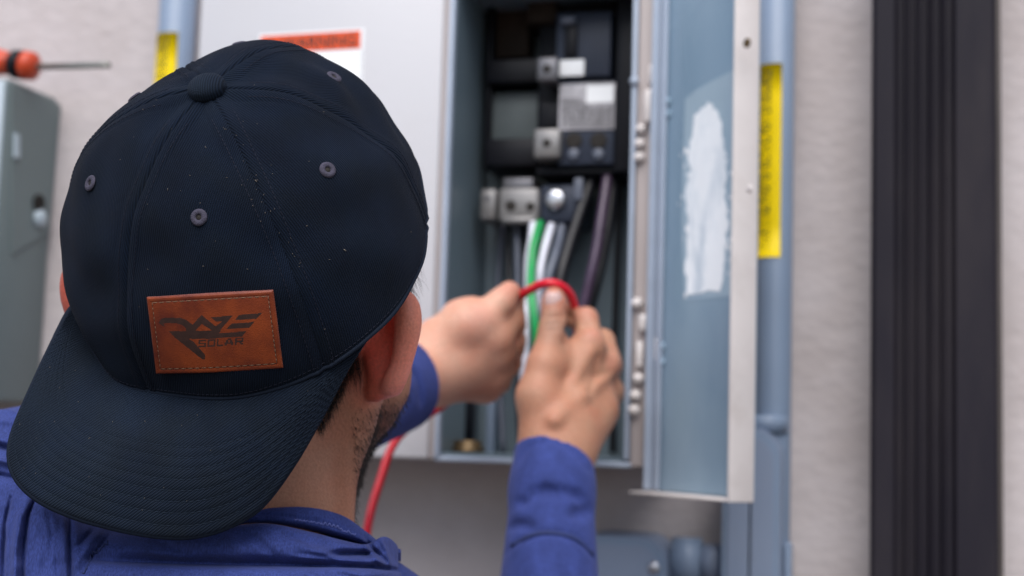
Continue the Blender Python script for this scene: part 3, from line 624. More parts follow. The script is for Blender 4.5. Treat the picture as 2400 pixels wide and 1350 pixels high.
def surfnet(f, lo, hi, h, B=8):
    lo = A(lo, float); hi = A(hi, float); nb = np.ceil((hi - lo) / (h * B)).astype(int)
    G = np.stack(np.meshgrid(*[np.arange(n) for n in nb], indexing='ij'), -1).reshape(-1, 3)
    keep = []
    def order(G, m): return G[np.lexsort((G[:, 2] // m, G[:, 1] // m, G[:, 0] // m))]
    G = order(G, 4)
    for i in range(0, len(G), 64):
        g = G[i:i + 64]; c = lo + (g + .5) * h * B; v = f(c, (c.min(0), c.max(0))); keep.append(g[np.abs(v) < h * B * 1.25])
    G = order(np.concatenate(keep), 2); n1 = B + 1
    off = np.stack(np.meshgrid(*[np.arange(n1)] * 3, indexing='ij'), -1).reshape(-1, 3)
    dims = nb * B + 2
    key = lambda c: (c[..., 0] * dims[1] + c[..., 1]) * dims[2] + c[..., 2]
    cs, vs, faces = [], [], []
    corn = A([(x, y, z) for x in (0, 1) for y in (0, 1) for z in (0, 1)])
    edges = [(a, b) for a in range(8) for b in range(a + 1, 8) if np.abs(corn[a] - corn[b]).sum() == 1]
    grp = (G // 2) @ A([1000000, 1000, 1]); cut = np.nonzero(np.diff(grp))[0] + 1; st = [0] + list(cut) + [len(G)]
    for ia, ib in zip(st[:-1], st[1:]):
        g = G[ia:ib]; ip = (g[:, None] * B + off[None]); pts = lo + ip.reshape(-1, 3) * h
        v = f(pts, (pts.min(0), pts.max(0))).reshape(len(g), n1, n1, n1)
        sg = v < 0
        c8 = np.stack([sg[:, x:x + B, y:y + B, z:z + B] for x, y, z in corn], -1)
        act = c8.any(-1) & ~c8.all(-1); ai = np.argwhere(act)
        if not len(ai): continue
        vv = np.stack([v[ai[:, 0], ai[:, 1] + x, ai[:, 2] + y, ai[:, 3] + z] for x, y, z in corn], -1)
        acc = np.zeros((len(ai), 3)); cnt = np.zeros(len(ai))
        for a, b in edges:
            m = (vv[:, a] < 0) != (vv[:, b] < 0); t = np.where(m, vv[:, a] / np.where(m, vv[:, a] - vv[:, b], 1), 0)
            acc += m[:, None] * (corn[a] + t[:, None] * (corn[b] - corn[a])); cnt += m
        cell = g[ai[:, 0]] * B + ai[:, 1:]; cs.append(cell); vs.append(lo + (cell + acc / cnt[:, None]) * h)
        for ax in range(3):
            o = [0, 0, 0]; o[ax] = 1
            s0 = sg[:, :B, :B, :B]; s1 = sg[:, o[0]:B + o[0], o[1]:B + o[1], o[2]:B + o[2]]
            e = np.argwhere(s0 != s1)
            if not len(e): continue
            org = g[e[:, 0]] * B + e[:, 1:]; fl = s0[e[:, 0], e[:, 1], e[:, 2], e[:, 3]]
            u, w = [(1, 2), (2, 0), (0, 1)][ax]; du = np.zeros(3, int); du[u] = 1; dw = np.zeros(3, int); dw[w] = 1
            q = np.stack([org - du - dw, org - dw, org, org - du], 1)
            q[~fl] = q[~fl][:, ::-1]; faces.append(q)
    cs = np.concatenate(cs); vs = np.concatenate(vs); q = np.concatenate(faces)
    k = key(cs); od = np.argsort(k); k = k[od]; vs = vs[od]
    ok = (q >= 0).all((1, 2)); q = q[ok]; kq = key(q); ix = np.clip(np.searchsorted(k, kq), 0, len(k) - 1); ok = (k[ix] == kq).all(1)
    return vs, ix[ok]

# ---------------------------------------------------------------- the person: body
person = root('person', (float(cw([-.15, 0, -.80])[0]), float(cw([-.15, 0, -.80])[1]), 0), 'person in a backwards navy cap and blue hooded top reaching both hands into the panel', 'person')
HO = A([-.149, -.035, -.783])
hr = A([.93, -.06, .36]); hr /= np.linalg.norm(hr); hf = A([.36, .12, -.92]); hf -= hr * (hf @ hr); hf /= np.linalg.norm(hf); hu = np.cross(hr, hf)
HR = np.stack([hr, hu, hf], 1)
def Hd(r, u, f): return HO + HR @ A([r, u, f])
CC = A([-.1373, .0206, -.75])
S = SDF()
S.ell(CC + A([-.004, -.002, -.016]), (.079, .077, .086), HR, .02)
S.ell(Hd(0, .03, .045), (.066, .062, .05), HR, .03)                    # forehead / face
S.ell(Hd(0, -.028, .05), (.054, .058, .043), HR, .03)
for s in (1, -1):
    S.cone(Hd(s * .058, -.022, .018), Hd(s * .050, -.042, .018), .017, .013, .02)      # jaw back
    S.cone(Hd(s * .050, -.042, .020), Hd(s * .014, -.088, .078), .013, .014, .02)      # jaw line
    S.ell(Hd(s * .047, -.016, .060), (.022, .018, .022), HR, .02)                       # cheek bone
    S.ell(Hd(s * .031, .012, .091), (.015, .010, .012), HR, .008, -1)                   # eye socket
    S.ell(Hd(s * .031, .011, .082), (.0125, .0125, .0125), HR, .004)                    # eye ball under the lid
    S.cone(Hd(s * .014, .026, .094), Hd(s * .046, .026, .082), .006, .005, .01)         # brow
    S.cone(Hd(s * .006, -.028, .104), Hd(s * .011, -.03, .098), .007, .006, .008)
S.chain([Hd(0, .018, .092), Hd(0, -.008, .104), Hd(0, -.025, .112)], [.006, .008, .010], .01)     # nose
S.ell(Hd(0, -.094, .082), (.020, .014, .016), HR, .02)                                  # chin
S.cone(Hd(-.018, -.058, .090), Hd(.018, -.058, .090), .006, .006, .006); S.cone(Hd(-.016, -.067, .089), Hd(.016, -.067, .089), .0065, .0065, .005)
S.cone(Hd(-.022, -.0625, .098), Hd(.022, -.0625, .098), .0018, .0018, .003, -1)
# neck
S.cone([-.150, -.215, -.80], [-.149, -.04, -.785], .060, .0520, .02)
S.cone(P(812, 960, .785), P(792, 1240, .785), .008, .008, .012)
S.chain([P(912, 850, .815), P(900, 915, .82), P(874, 968, .83), P(826, 1020, .845), P(770, 1055, .86)], [.010, .0105, .010, .0095, .010], .012)          # muscle behind the ear down to the collar
S.cone(Hd(0, -.075, .03), Hd(0, -.13, .03), .04, .04, .02)
# right ear, built from its rolled rim, shell and lobe
ear = smooth_path([P(905, 722, .768), P(926, 708, .760), P(946, 710, .752), P(955, 738, .748), P(954, 775, .747), P(946, 825, .748), P(934, 870, .750), P(916, 905, .753)], 3)
S.chain(ear, list(np.interp(np.linspace(0, 1, len(ear)), [0, .15, .35, .55, .8, 1], [.003, .0045, .0060, .0058, .0046, .0050])), .004)
S.cone(P(932, 750, .757), P(915, 860, .759), .0036, .0036, .005)
S.cone(P(908, 770, .766), P(898, 865, .768), .0045, .0045, .005)
S.cone(P(893, 780, .771), P(886, 870, .772), .0075, .0070, .006)
S.ell(P(893, 820, .762), (.0085, .019, .0065), None, .005)
S.chain([P(928, 722, .751), P(929, 770, .7505), P(922, 830, .752), P(903, 885, .756)], [.0016, .0020, .0020, .0012], .004, -1)
S.cone(P(893, 875, .766), P(884, 912, .764), .0045, .0040, .005)
S.cone(P(920, 905, .757), P(886, 920, .762), .0056, .0048, .004)
S.cone(P(880, 885, .770), P(878, 922, .766), .004, .0042, .004)
# left ear
S.chain(smooth_path([P(262, 640, .80), P(225, 610, .79), P(186, 628, .785), P(170, 668, .785), P(178, 720, .785), P(205, 770, .79), P(240, 800, .795)], 3), .0052, .005)
S.chain([P(215, 650, .79), P(222, 720, .79), P(240, 770, .795)], [.008, .008, .006], .008)
S.chain([P(262, 650, .80), P(268, 740, .80)], [.013, .013], .008)
# trunk and arms (mostly inside the clothes)
SL, SR = A([-.335, -.150, -.80]), A([.03, -.275, -.82])
EL, ER = A([-.190, -.105, -.98]), A([.022, -.365, -1.0])
WL, WR = P(1000, 872, 1.20), P(1300, 1078, 1.13)
S.ell([-.15, -.34, -.81], (.15, .17, .085), None, .05)
S.ell([-.15, -.55, -.81], (.14, .16, .085), None, .05)
S.cone([-.15, -.20, -.80], SL, .045, .045, .03); S.cone([-.15, -.21, -.80], SR, .045, .045, .03)
S.cone(SL, EL, .045, .036, .02); S.cone(EL, WL, .037, .027, .02)
S.cone(SR, ER, .045, .036, .02); S.cone(ER, P(1296, 1150, 1.115), .030, .020, .01); S.cone(P(1296, 1150, 1.115), WR, .020, .0245, .01)
# right hand
Q = lambda x, y, d: P(x, y, d)
S.cone(WR, Q(1310, 1000, 1.14), .027, .027, .012)
S.cone(Q(1275, 1030, 1.13), Q(1262, 930, 1.135), .019, .0165, .012)
S.cone(Q(1335, 1040, 1.14), Q(1388, 960, 1.17), .0235, .0225, .014)
for e in ((1375, 818, 1.170, .0145), (1412, 858, 1.185, .0140), (1420, 915, 1.200, .0135), (1412, 965, 1.208, .0125)):
    S.cone(Q(1320, 985, 1.15), Q(*e[:3]), .020, e[3], .012)
S.cone(Q(1262, 930, 1.135), Q(1277, 858, 1.142), .0165, .0145, .010)
S.cone(Q(1277, 858, 1.142), Q(1296, 775, 1.155), .0140, .0112, .006)
S.cone(Q(1296, 775, 1.155), Q(1299, 712, 1.165), .0114, .0098, .005)
S.cone(Q(1299, 712, 1.165), Q(1298, 697, 1.170), .0100, .0088, .004)
S.cone(Q(1300, 860, 1.152), Q(1365, 830, 1.165), .0130, .0125, .012)         # web of the thumb
S.chain([Q(1384, 815, 1.170), Q(1374, 748, 1.185), Q(1338, 742, 1.212), Q(1312, 722, 1.200)], [.0128, .0098, .0088, .0076], .004)
S.ell(Q(1386, 806, 1.160), (.0095, .0115, .0065), None, .008)
S.chain([Q(1424, 856, 1.185), Q(1412, 800, 1.225), Q(1375, 800, 1.250), Q(1345, 830, 1.240)], [.0128, .0105, .0092, .0080], .004)
S.ell(Q(1430, 850, 1.172), (.0085, .0100, .007), None, .007)
S.chain([Q(1430, 918, 1.200), Q(1410, 880, 1.245), Q(1370, 880, 1.262), Q(1340, 900, 1.245)], [.0125, .010, .009, .008], .004)
S.ell(Q(1436, 912, 1.188), (.0075, .0095, .007), None, .007)
S.chain([Q(1418, 970, 1.208), Q(1395, 945, 1.245), Q(1360, 950, 1.255), Q(1335, 965, 1.24)], [.0118, .009, .0082, .0072], .004)
for e in ((1392, 800), (1436, 846)):
    a_, b_ = S.hit(1300, 985), S.hit(e[0] - 14, e[1] + 30)
    if a_ is not None and b_ is not None:
        m_ = S.hit((1300 + e[0] - 14) / 2, (985 + e[1] + 30) / 2); S.chain([a_ - A([0, 0, .002]), m_ - A([0, 0, .0012]), b_ - A([0, 0, .001])], .0018, .010)
for pq in (((1402, 838), (1398, 880), (1384, 915)), ((1372, 760), (1388, 770)), ((1222, 795), (1200, 840), (1170, 875)), ((1120, 722), (1128, 735)), ((1408, 880), (1430, 872))):
    h_ = [S.hit(*p) for p in pq]; h_ = [v for v in h_ if v is not None]
    if len(h_) > 1: S.chain(h_, .0009, .006, -1)
S.chain([S.hit(1334, 742) - A([0, 0, .002]), S.hit(1331, 775) - A([0, 0, .001]), S.hit(1324, 805)], [.0042, .0036, .0020], .004, -1)
# creases over the thumb joint
for yy, rr_ in ((742, .0011), (757, .0013), (772, .0011)):
    c_ = S.hit(1298, yy)
    a_, b_ = S.hit(1279, yy + 2), S.hit(1317, yy - 1)
    if a_ is not None and b_ is not None and c_ is not None: S.chain([a_, c_, b_], rr_, .003, -1)
# left hand
S.cone(WL, Q(1040, 850, 1.205), .0295, .0285, .012)
S.cone(Q(1030, 800, 1.20), Q(1095, 762, 1.195), .0215, .0190, .012)
S.cone(Q(1040, 880, 1.21), Q(1140, 880, 1.225), .0225, .0190, .014)
for e in ((1150, 785, 1.200, .0160), (1160, 825, 1.208, .0155), (1152, 868, 1.220, .0150), (1132, 905, 1.232, .0140)):
    S.cone(Q(1060, 850, 1.210), Q(*e[:3]), .022, e[3], .014)
S.cone(Q(1095, 762, 1.195), Q(1138, 748, 1.195), .0180, .0135, .010)
S.cone(Q(1070, 732, 1.205), Q(1105, 728, 1.20), .0095, .0105, .012)
S.chain([Q(1138, 745, 1.195), Q(1172, 712, 1.200), Q(1194, 686, 1.205)], [.0135, .0118, .0100], .006)
S.chain([Q(1162, 790, 1.200), Q(1198, 752, 1.212), Q(1208, 700, 1.222)], [.0140, .0108, .0085], .008)
S.chain([Q(1166, 830, 1.208), Q(1200, 800, 1.222), Q(1205, 760, 1.24), Q(1192, 740, 1.25)], [.0140, .0112, .0095, .008], .006)
S.chain([Q(1160, 872, 1.220), Q(1192, 852, 1.240), Q(1204, 815, 1.256), Q(1180, 790, 1.26)], [.0138, .0110, .0095, .008], .004)
S.chain([Q(1138, 908, 1.232), Q(1170, 895, 1.252), Q(1186, 860, 1.266), Q(1160, 840, 1.265)], [.0128, .0100, .0088, .0075], .004)
V, F = surfnet(S, (-.44, -.74, -1.32), (.16, .12, -.62), .0021)
# skin tints: finger ends redder, ears redder with light painted in, left hand brighter
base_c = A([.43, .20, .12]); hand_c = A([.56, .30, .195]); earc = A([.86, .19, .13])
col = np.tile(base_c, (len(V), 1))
wh = np.clip((-V[:, 2] - 1.03) / .08, 0, 1)[:, None]; side_ = np.clip((V[:, 0] + .012) / .02, 0, 1)[:, None]; hc_ = A([.64, .365, .26]) * (1 - side_) + A([.44, .225, .14]) * side_; col = col * (1 - wh) + hc_ * wh  # left hand lighter than right: its brighter light is in the tint
de = np.linalg.norm((V - P(915, 815, .757)) / A([.020, .034, .018]), axis=1); we = np.clip(1.55 - de, 0, 1)[:, None]; col = col * (1 - we) + earc * we  # red skin, brightened to stand in for light the ear lacks
hx2 = A(ear)
sel = we[:, 0] > 0; dd = np.full(len(V), 1.0); dd[sel] = np.sqrt(((V[sel][:, None] - hx2[None]) ** 2).sum(-1)).min(1); wq = np.clip(1.4 - dd / .0075, 0, 1)[:, None] * we * .8; col = col * (1 - wq) + A([.95, .44, .36]) * wq  # paler pink rim: a highlight painted into the tint
de = np.linalg.norm((V - P(190, 700, .785)) / A([.022, .034, .02]), axis=1); we = np.clip(1.5 - de, 0, 1)[:, None]; col = col * (1 - we) + (earc * .5) * we
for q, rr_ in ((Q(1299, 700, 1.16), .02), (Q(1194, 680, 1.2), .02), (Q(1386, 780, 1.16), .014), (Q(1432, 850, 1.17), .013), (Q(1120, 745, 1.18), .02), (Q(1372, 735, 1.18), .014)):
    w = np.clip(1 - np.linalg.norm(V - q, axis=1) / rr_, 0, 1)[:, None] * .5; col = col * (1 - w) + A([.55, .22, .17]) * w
for q, rr_, tc_ in ((Q(1298, 762, 1.15), .017, (.26, .145, .095)), (Q(1302, 805, 1.15), .014, (.32, .18, .12)), (Q(1415, 985, 1.19), .03, (.34, .16, .09)), (Q(1190, 800, 1.21), .012, (.42, .17, .12)), (Q(1110, 930, 1.21), .03, (.44, .20, .13))):  # darker thumb joint and web; fold and undersides carry shade in the tint
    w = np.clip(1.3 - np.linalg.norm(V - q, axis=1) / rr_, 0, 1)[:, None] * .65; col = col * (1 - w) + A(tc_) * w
lc_ = (V - HO) @ HR; wb_ = np.clip((-.022 - lc_[:, 1]) / .02, 0, 1) * np.clip((lc_[:, 2] - .008) / .02, 0, 1) * (lc_[:, 1] > -.125) * (V[:, 2] > -.95); wb_ = wb_[:, None] * .45; col = col * (1 - wb_) + A([.10, .07, .055]) * wb_
sc_ = np.clip((lc_[:, 1] - .012 - .35 * np.clip(lc_[:, 2] - .03, 0, 1)) / .006, 0, 1) * np.clip((.062 - lc_[:, 2]) / .006, 0, 1) * (np.linalg.norm((V - P(925, 790, .757)) / A([.022, .034, .02]), axis=1) > 1.1) * (np.linalg.norm((V - P(200, 690, .785)) / A([.03, .036, .025]), axis=1) > 1) * (V[:, 2] > -.9); sc_ = sc_[:, None] * .85
col = col * (1 - sc_) + A([.018, .012, .010]) * sc_
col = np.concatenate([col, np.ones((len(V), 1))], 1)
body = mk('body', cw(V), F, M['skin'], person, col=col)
print('body verts', len(V))
for s_ in (1, -1):
    c_ = Hd(s_ * .031, .011, .0850); d_ = RC @ hf
    ey = MB().lathe(cw(c_), d_, [(.0112 * math.cos(a), .0112 * math.sin(a)) for a in np.linspace(-.2, 1.54, 9)], 16)
    eo = ey.build('eye', M['eyewhite'], person); MB().lathe(cw(c_) + d_ * .0098, d_, [(.0052, 0), (.0048, .0012), (.001, .0016)], 14).build('iris', M['iris'], eo)
    MB().tube([cw(Hd(s_ * x, .027 + z, .104 - .35 * (x - .012))) for x, z in ((.014, 0), (.024, .003), (.034, .0035), (.046, 0))], [.0022, .0028, .0024, .0012], 8).build('eyebrow', M['hair'], person)
# thumb nail
nc = S.hit(1297, 706)
if nc is not None:
    n_, m_ = 8, 8; NV = []; NF = []
    for j in range(m_ + 1):
        for i in range(n_ + 1):
            u, v = i / n_ * 2 - 1, j / m_ * 2 - 1
            w = .0072 * math.sqrt(max(0, 1 - (abs(v)) ** 4 * .6))
            q = nc + A([u * w, v * .0078, 0]); q2 = A([q[0], q[1], q[2] - .012 * (u * .55) ** 2 - .002 * (v > 0) * v * v]) + A([0, 0, .0006]); NV.append(q2)
    for j in range(m_):
        for i in range(n_): a = j * (n_ + 1) + i; NF.append((a, a + 1, a + n_ + 2, a + n_ + 1))
    no = mk('thumbnail', cw(NV), NF, M['nail'], person)
    sm = no.modifiers.new('t', 'SOLIDIFY'); sm.thickness = .0008; sm.offset = -1

def hash_noise(x, y, z, f, seed=0):
    r = np.random.default_rng(seed); v = 0 * x
    for _ in range(7):
        k = r.normal(size=3) * f; v = v + np.sin(k[0] * x + k[1] * y + k[2] * z + r.uniform(0, 6.28))
    return v / 3.5

# ---------------------------------------------------------------- hooded top
H = SDF()
H.ell([-.16, -.33, -.805], (.185, .20, .118), None, .05)
H.ell([-.15, -.58, -.81], (.175, .20, .115), None, .06)
H.cone([-.15, -.60, -.81], [-.15, -.78, -.81], .13, .135, .05)
H.cone([-.15, -.205, -.80], SL, .052, .066, .04); H.cone([-.14, -.235, -.80], SR, .050, .050, .04)
H.cone(SL, EL, .072, .050, .03); H.cone(EL, WL, .048, .0395, .02)
H.cone(SR, ER, .058, .052, .03); H.cone(ER, P(1294, 1150, 1.115), .050, .0325, .02)
H.cone(P(1294, 1150, 1.115), WR + A([0, .016, -.008]), .0330, .0318, .01)
def groove(pts, r, k=.004, inset=0.0, op=-1, step=11):
    q = smooth_path([A([*p, 0]) for p in pts], 8); L = np.r_[0, np.cumsum([np.linalg.norm(b_ - a) for a, b_ in zip(q[:-1], q[1:])])]; q = A(q)
    n = max(2, int(L[-1] / step)); px = [A([np.interp(t * L[-1] / n, L, q[:, c]) for c in (0, 1)]) for t in range(n + 1)]
    h = [H.hit(*p) for p in px]; h = [v for v in h if v is not None]
    if len(h) < 2: return
    z = A([v[2] for v in h]); zs = z.copy()
    for _ in range(3): zs[1:-1] = (zs[:-2] + zs[1:-1] + zs[2:]) / 3
    h = [A([v[0], v[1], zs[i] - inset]) for i, v in enumerate(h)]
    rr_ = [r * (.35 + .65 * min(1, 4 * min(i, len(h) - 1 - i) / len(h))) for i in range(len(h))]
    H.chain(h, rr_, k, op)
# sleeve folds
groove([(1190, 1236), (1215, 1230), (1250, 1238)], .0022, .006)
groove([(1240, 1160), (1275, 1150), (1322, 1158)], .0012, .008); groove([(1330, 1150), (1372, 1172)], .0018, .006)
groove([(1208, 1180), (1240, 1176)], .0014, .006); groove([(1340, 1208), (1384, 1196)], .0014, .008)
groove([(1172, 1318), (1200, 1280), (1250, 1254), (1300, 1249), (1350, 1264), (1386, 1298), (1410, 1345)], .0024, .0015)
groove([(1208, 1092), (1230, 1056), (1262, 1036), (1300, 1034), (1345, 1058), (1384, 1108)], .0014, .003)
groove([(958, 858), (984, 890), (990, 950)], .0018, .005); groove([(940, 880), (952, 960)], .0018, .006)
dR = (WR - P(1296, 1150, 1.115)); dR /= np.linalg.norm(dR); dR2 = A([.26, .76, -.60])
H.plane(P(1293, 1060, 1.124), dR2, .003, .085)
dL = WL - EL; dL /= np.linalg.norm(dL); H.plane(WL - dL * .045, dL, .003, .085)
H.cone(WR + dR * .026, WR + dR * .06, .0270, .0280, .002, -1); H.cone(WL - dL * .02, WL + dL * .05, .0325, .0325, .002, -1)
# opening for the neck
H.cone([-.148, -.175, -.80], [-.149, -.02, -.79], .0585, .0585, .004, -1)
V, F = surfnet(H, (-.46, -.94, -1.28), (.16, -.03, -.60), .0029)
print('hoodie verts', len(V))
hood = mk('hoodie', cw(V), F, M['hoodie'], person, label='heather blue hooded top with the hood bunched behind the neck')
# seams and stitching lying on the cloth
def seam(pts, r, m, name='seam', e=.0, kind=None):
    q = [H.hit(*p) for p in pts]; q = [cw(v + A([0, 0, e])) for v in q if v is not None]
    if len(q) > 1: return MB().tube(smooth_path(q, 4), r, 8).build(name, M[m], hood, kind=kind)
seam([(1168, 1325), (1200, 1280), (1250, 1254), (1300, 1250), (1350, 1264), (1388, 1300), (1410, 1345)], .0022, 'trim')
# hood: one folded sheet of cloth lying round the neck and on the shoulders
HX = [-90, 0, 50, 110, 165, 240, 360, 500, 620, 720, 800, 856, 896, 922, 932, 890]
HY = [[985, 975, 1010, 1040, 1070, 1100, 1150, 1220, 1290, 1340, 1420], [975, 960, 1000, 1030, 1060, 1100, 1160, 1230, 1290, 1340, 1420],
 [1000, 978, 1020, 1060, 1100, 1130, 1180, 1240, 1295, 1340, 1420], [1100, 1090, 1110, 1130, 1150, 1170, 1200, 1250, 1300, 1340, 1420],
 [1150, 1140, 1155, 1170, 1185, 1200, 1225, 1262, 1300, 1334, 1420], [1200, 1190, 1205, 1215, 1225, 1235, 1255, 1285, 1312, 1334, 1420],
 [1215, 1203, 1222, 1232, 1238, 1242, 1262, 1292, 1318, 1336, 1420], [1218, 1205, 1232, 1240, 1240, 1238, 1262, 1296, 1322, 1340, 1420],
 [1205, 1192, 1222, 1232, 1232, 1228, 1262, 1298, 1324, 1342, 1420], [1203, 1190, 1232, 1246, 1250, 1246, 1280, 1306, 1326, 1342, 1420],
 [1222, 1208, 1250, 1264, 1270, 1266, 1290, 1312, 1328, 1342, 1420], [1258, 1244, 1268, 1278, 1282, 1276, 1298, 1316, 1330, 1344, 1420],
 [1290, 1276, 1284, 1290, 1288, 1258, 1296, 1320, 1334, 1346, 1420], [1304, 1290, 1296, 1298, 1296, 1268, 1306, 1324, 1336, 1350, 1420],
 [1318, 1310, 1312, 1310, 1308, 1292, 1316, 1330, 1340, 1352, 1420], [1335, 1330, 1332, 1330, 1328, 1318, 1322, 1334, 1344, 1354, 1420]]
HZ = [[.80, .785, .77, .76, .755, .75, .745, .74, .735, .73, .72], [.785, .770, .757, .748, .743, .738, .730, .724, .719, .715, .708],
 [.770, .760, .752, .745, .740, .733, .722, .717, .713, .709, .704], [.76, .75, .745, .74, .735, .728, .718, .712, .708, .706, .70],
 [.76, .75, .748, .746, .742, .735, .724, .714, .709, .706, .70], [.755, .748, .746, .750, .744, .735, .722, .712, .711, .700, .697],
 [.75, .742, .739, .752, .738, .722, .712, .707, .712, .698, .694], [.748, .740, .736, .758, .738, .716, .706, .703, .711, .694, .690],
 [.748, .740, .735, .760, .738, .713, .705, .702, .711, .693, .690], [.752, .744, .739, .763, .742, .718, .709, .706, .715, .697, .693],
 [.762, .754, .748, .767, .748, .728, .718, .713, .720, .704, .70], [.775, .768, .760, .775, .758, .741, .730, .723, .730, .714, .71],
 [.792, .786, .778, .784, .770, .753, .743, .735, .741, .727, .72], [.81, .805, .80, .798, .788, .770, .761, .752, .754, .743, .735],
 [.825, .82, .818, .812, .808, .79, .782, .774, .774, .766, .76], [.850, .847, .845, .842, .84, .83, .825, .82, .82, .81, .80]]
G3 = A([[[HX[i] + (8 if j == 9 and i > 8 else 0), HY[i][j], HZ[i][j]] for j in range(11)] + [[HX[i], 1600, HZ[i][10] + .006], [HX[i], 1900, HZ[i][10] + .045]] for i in range(16)], float)
def cr_axis(G_, n):
    G_ = np.concatenate([2 * G_[:1] - G_[1:2], G_, 2 * G_[-1:] - G_[-2:-1]]); out = []
    for i in range(1, len(G_) - 2):
        a, b_, c, d = G_[i - 1:i + 3]
        for k in range(n):
            t = k / n; out.append(.5 * (2 * b_ + (c - a) * t + (2 * a - 5 * b_ + 4 * c - d) * t * t + (3 * b_ - a - 3 * c + d) * t ** 3))
    out.append(G_[-2]); return A(out)
G3 = cr_axis(G3, 16); G3 = cr_axis(G3.transpose(1, 0, 2), 13).transpose(1, 0, 2)
hx_, hy_, hz_ = G3[..., 0], G3[..., 1], G3[..., 2]
def gs(u): return np.exp(-u * u)
def linefold(x, y, pts, w, amp):            # signed crease along a pixel polyline, fading at its ends
    best = np.full(x.shape, 1e9); tt = np.zeros(x.shape); L = 0; tot = sum(math.dist(a, b_) for a, b_ in zip(pts[:-1], pts[1:]))
    for a, b_ in zip(pts[:-1], pts[1:]):
        l = math.dist(a, b_); t = np.clip(((x - a[0]) * (b_[0] - a[0]) + (y - a[1]) * (b_[1] - a[1])) / l / l, 0, 1)
        d = np.hypot(x - a[0] - t * (b_[0] - a[0]), y - a[1] - t * (b_[1] - a[1])); m = d < best; best = np.where(m, d, best); tt = np.where(m, (L + t * l) / tot, tt); L += l
    return amp * gs(best / w) * np.sin(np.pi * np.clip(tt, .03, .97)) ** .5
dz = 0
dz = dz + .013 * gs((hy_ - 1298) / 8.5) * np.exp(-((hx_ - 828) / 52) ** 4)                                  # pocket beside the neck
for pts_, w, amp in (([(858, 1262), (872, 1284), (912, 1322)], 5, .006), ([(846, 1262), (862, 1290), (900, 1326)], 6, -.004), ([(890, 1262), (905, 1290), (916, 1330)], 5, -.004),
    ([(165, 1195), (163, 1260), (165, 1345), (166, 1420)], 3.2, .006), ([(150, 1195), (149, 1260), (151, 1345), (152, 1420)], 8, -.0022), ([(180, 1215), (179, 1345)], 8, -.002),
    ([(92, 1150), (66, 1205), (56, 1280), (52, 1420)], 3.4, .0075), ([(70, 1160), (46, 1215), (36, 1285), (32, 1420)], 10, -.007), ([(26, 1165), (12, 1225), (8, 1300), (6, 1420)], 4, .008), ([(-8, 1180), (-20, 1260), (-24, 1420)], 12, -.006),
    ([(-60, 1040), (0, 1046), (46, 1060)], 8, .008), ([(-60, 1085), (0, 1078), (48, 1092)], 9, -.006), ([(-60, 1118), (0, 1112), (50, 1124)], 5, .006), ([(-60, 1000), (0, 985), (40, 990)], 9, -.003),
    ([(110, 1190), (122, 1250), (112, 1330)], 7, .0016), ([(96, 1230), (104, 1300), (98, 1360)], 6, .0012), ([(135, 1240), (130, 1300), (138, 1380)], 5, .0010),
    ([(246, 1232), (212, 1272), (172, 1335)], 7, -.0030), ([(262, 1246), (228, 1286), (190, 1340)], 4, .0035), ([(232, 1228), (196, 1262), (170, 1290)], 4, .003),
    ([(560, 1240), (600, 1262), (640, 1300), (660, 1322)], 9, .0022), ([(520, 1250), (560, 1282), (580, 1318)], 12, -.0020), ([(640, 1244), (720, 1268), (790, 1282)], 8, .0016), ([(660, 1262), (740, 1290), (800, 1310)], 9, -.0018),
    ([(330, 1250), (400, 1282), (460, 1300)], 11, .0020), ([(300, 1280), (380, 1300), (470, 1312)], 9, -.0016), ([(690, 1296), (760, 1304), (790, 1320)], 6, .0020),
    ([(590, 1206), (660, 1208), (750, 1222), (820, 1246)], 4, .0012), ([(845, 1330), (880, 1322), (918, 1336)], 5, .0035), ([(780, 1330), (850, 1350), (900, 1346)], 6, -.003)):
    dz = dz + linefold(hx_, hy_, pts_, w, amp)
dz = dz + .0007 * hash_noise(hx_ * .011, hy_ * .022, hx_ * 0, 1.6, 21) + .0004 * hash_noise(hx_ * .03, hy_ * .06, hx_ * 0, 1.6, 22)
hz_ = hz_ + dz
HQ = np.stack([(hx_ - 1200) / FPX * hz_, (675 - hy_) / FPX * hz_, -hz_], -1); nI, nJ = HQ.shape[:2]
F = [(i * nJ + j, i * nJ + j + 1, (i + 1) * nJ + j + 1, (i + 1) * nJ + j) for i in range(nI - 1) for j in range(nJ - 1)]
hs = mk('hood', cw(HQ.reshape(-1, 3)), F, M['hoodie'], person); sm = hs.modifiers.new('cloth', 'SOLIDIFY'); sm.thickness = .0016; sm.offset = -1
def hood_pt(px, py):
    d = (hx_ - px) ** 2 + (hy_ - py) ** 2; c = d < d.min() + 16; zz = np.where(c, hz_, 9); return HQ[np.unravel_index(zz.argmin(), zz.shape)]
def zigzag(pts, n, amp, m='hthread'):
    mb = MB(); prev = None; q = smooth_path([A([*p, 0.]) for p in pts], 10)
    for i in range(n + 1):
        t = i / n * (len(q) - 1); j = min(int(t), len(q) - 2); p = q[j] + (q[j + 1] - q[j]) * (t - j)
        h = cw(hood_pt(p[0], p[1] + (amp if i % 2 else -amp)) + A([0, 0, .0005]))
        if prev is not None and np.linalg.norm(h - prev) < .012: mb.tube([prev, h], .00030, 5)
        prev = h
    if mb.n: mb.build('stitching', M[m], hs, kind='stuff')
zigzag([(690, 1215), (760, 1226), (838, 1252)], 34, 2.0); zigzag([(690, 1223), (760, 1234), (838, 1260)], 34, 1.6, 'trim')
zigzag([(182, 1338), (206, 1296), (246, 1258)], 18, 3.5, 'trim'); zigzag([(194, 1342), (218, 1300), (254, 1266)], 18, 2.5, 'trim'); zigzag([(2, 1166), (14, 1146), (34, 1130)], 8, 2, 'trim')

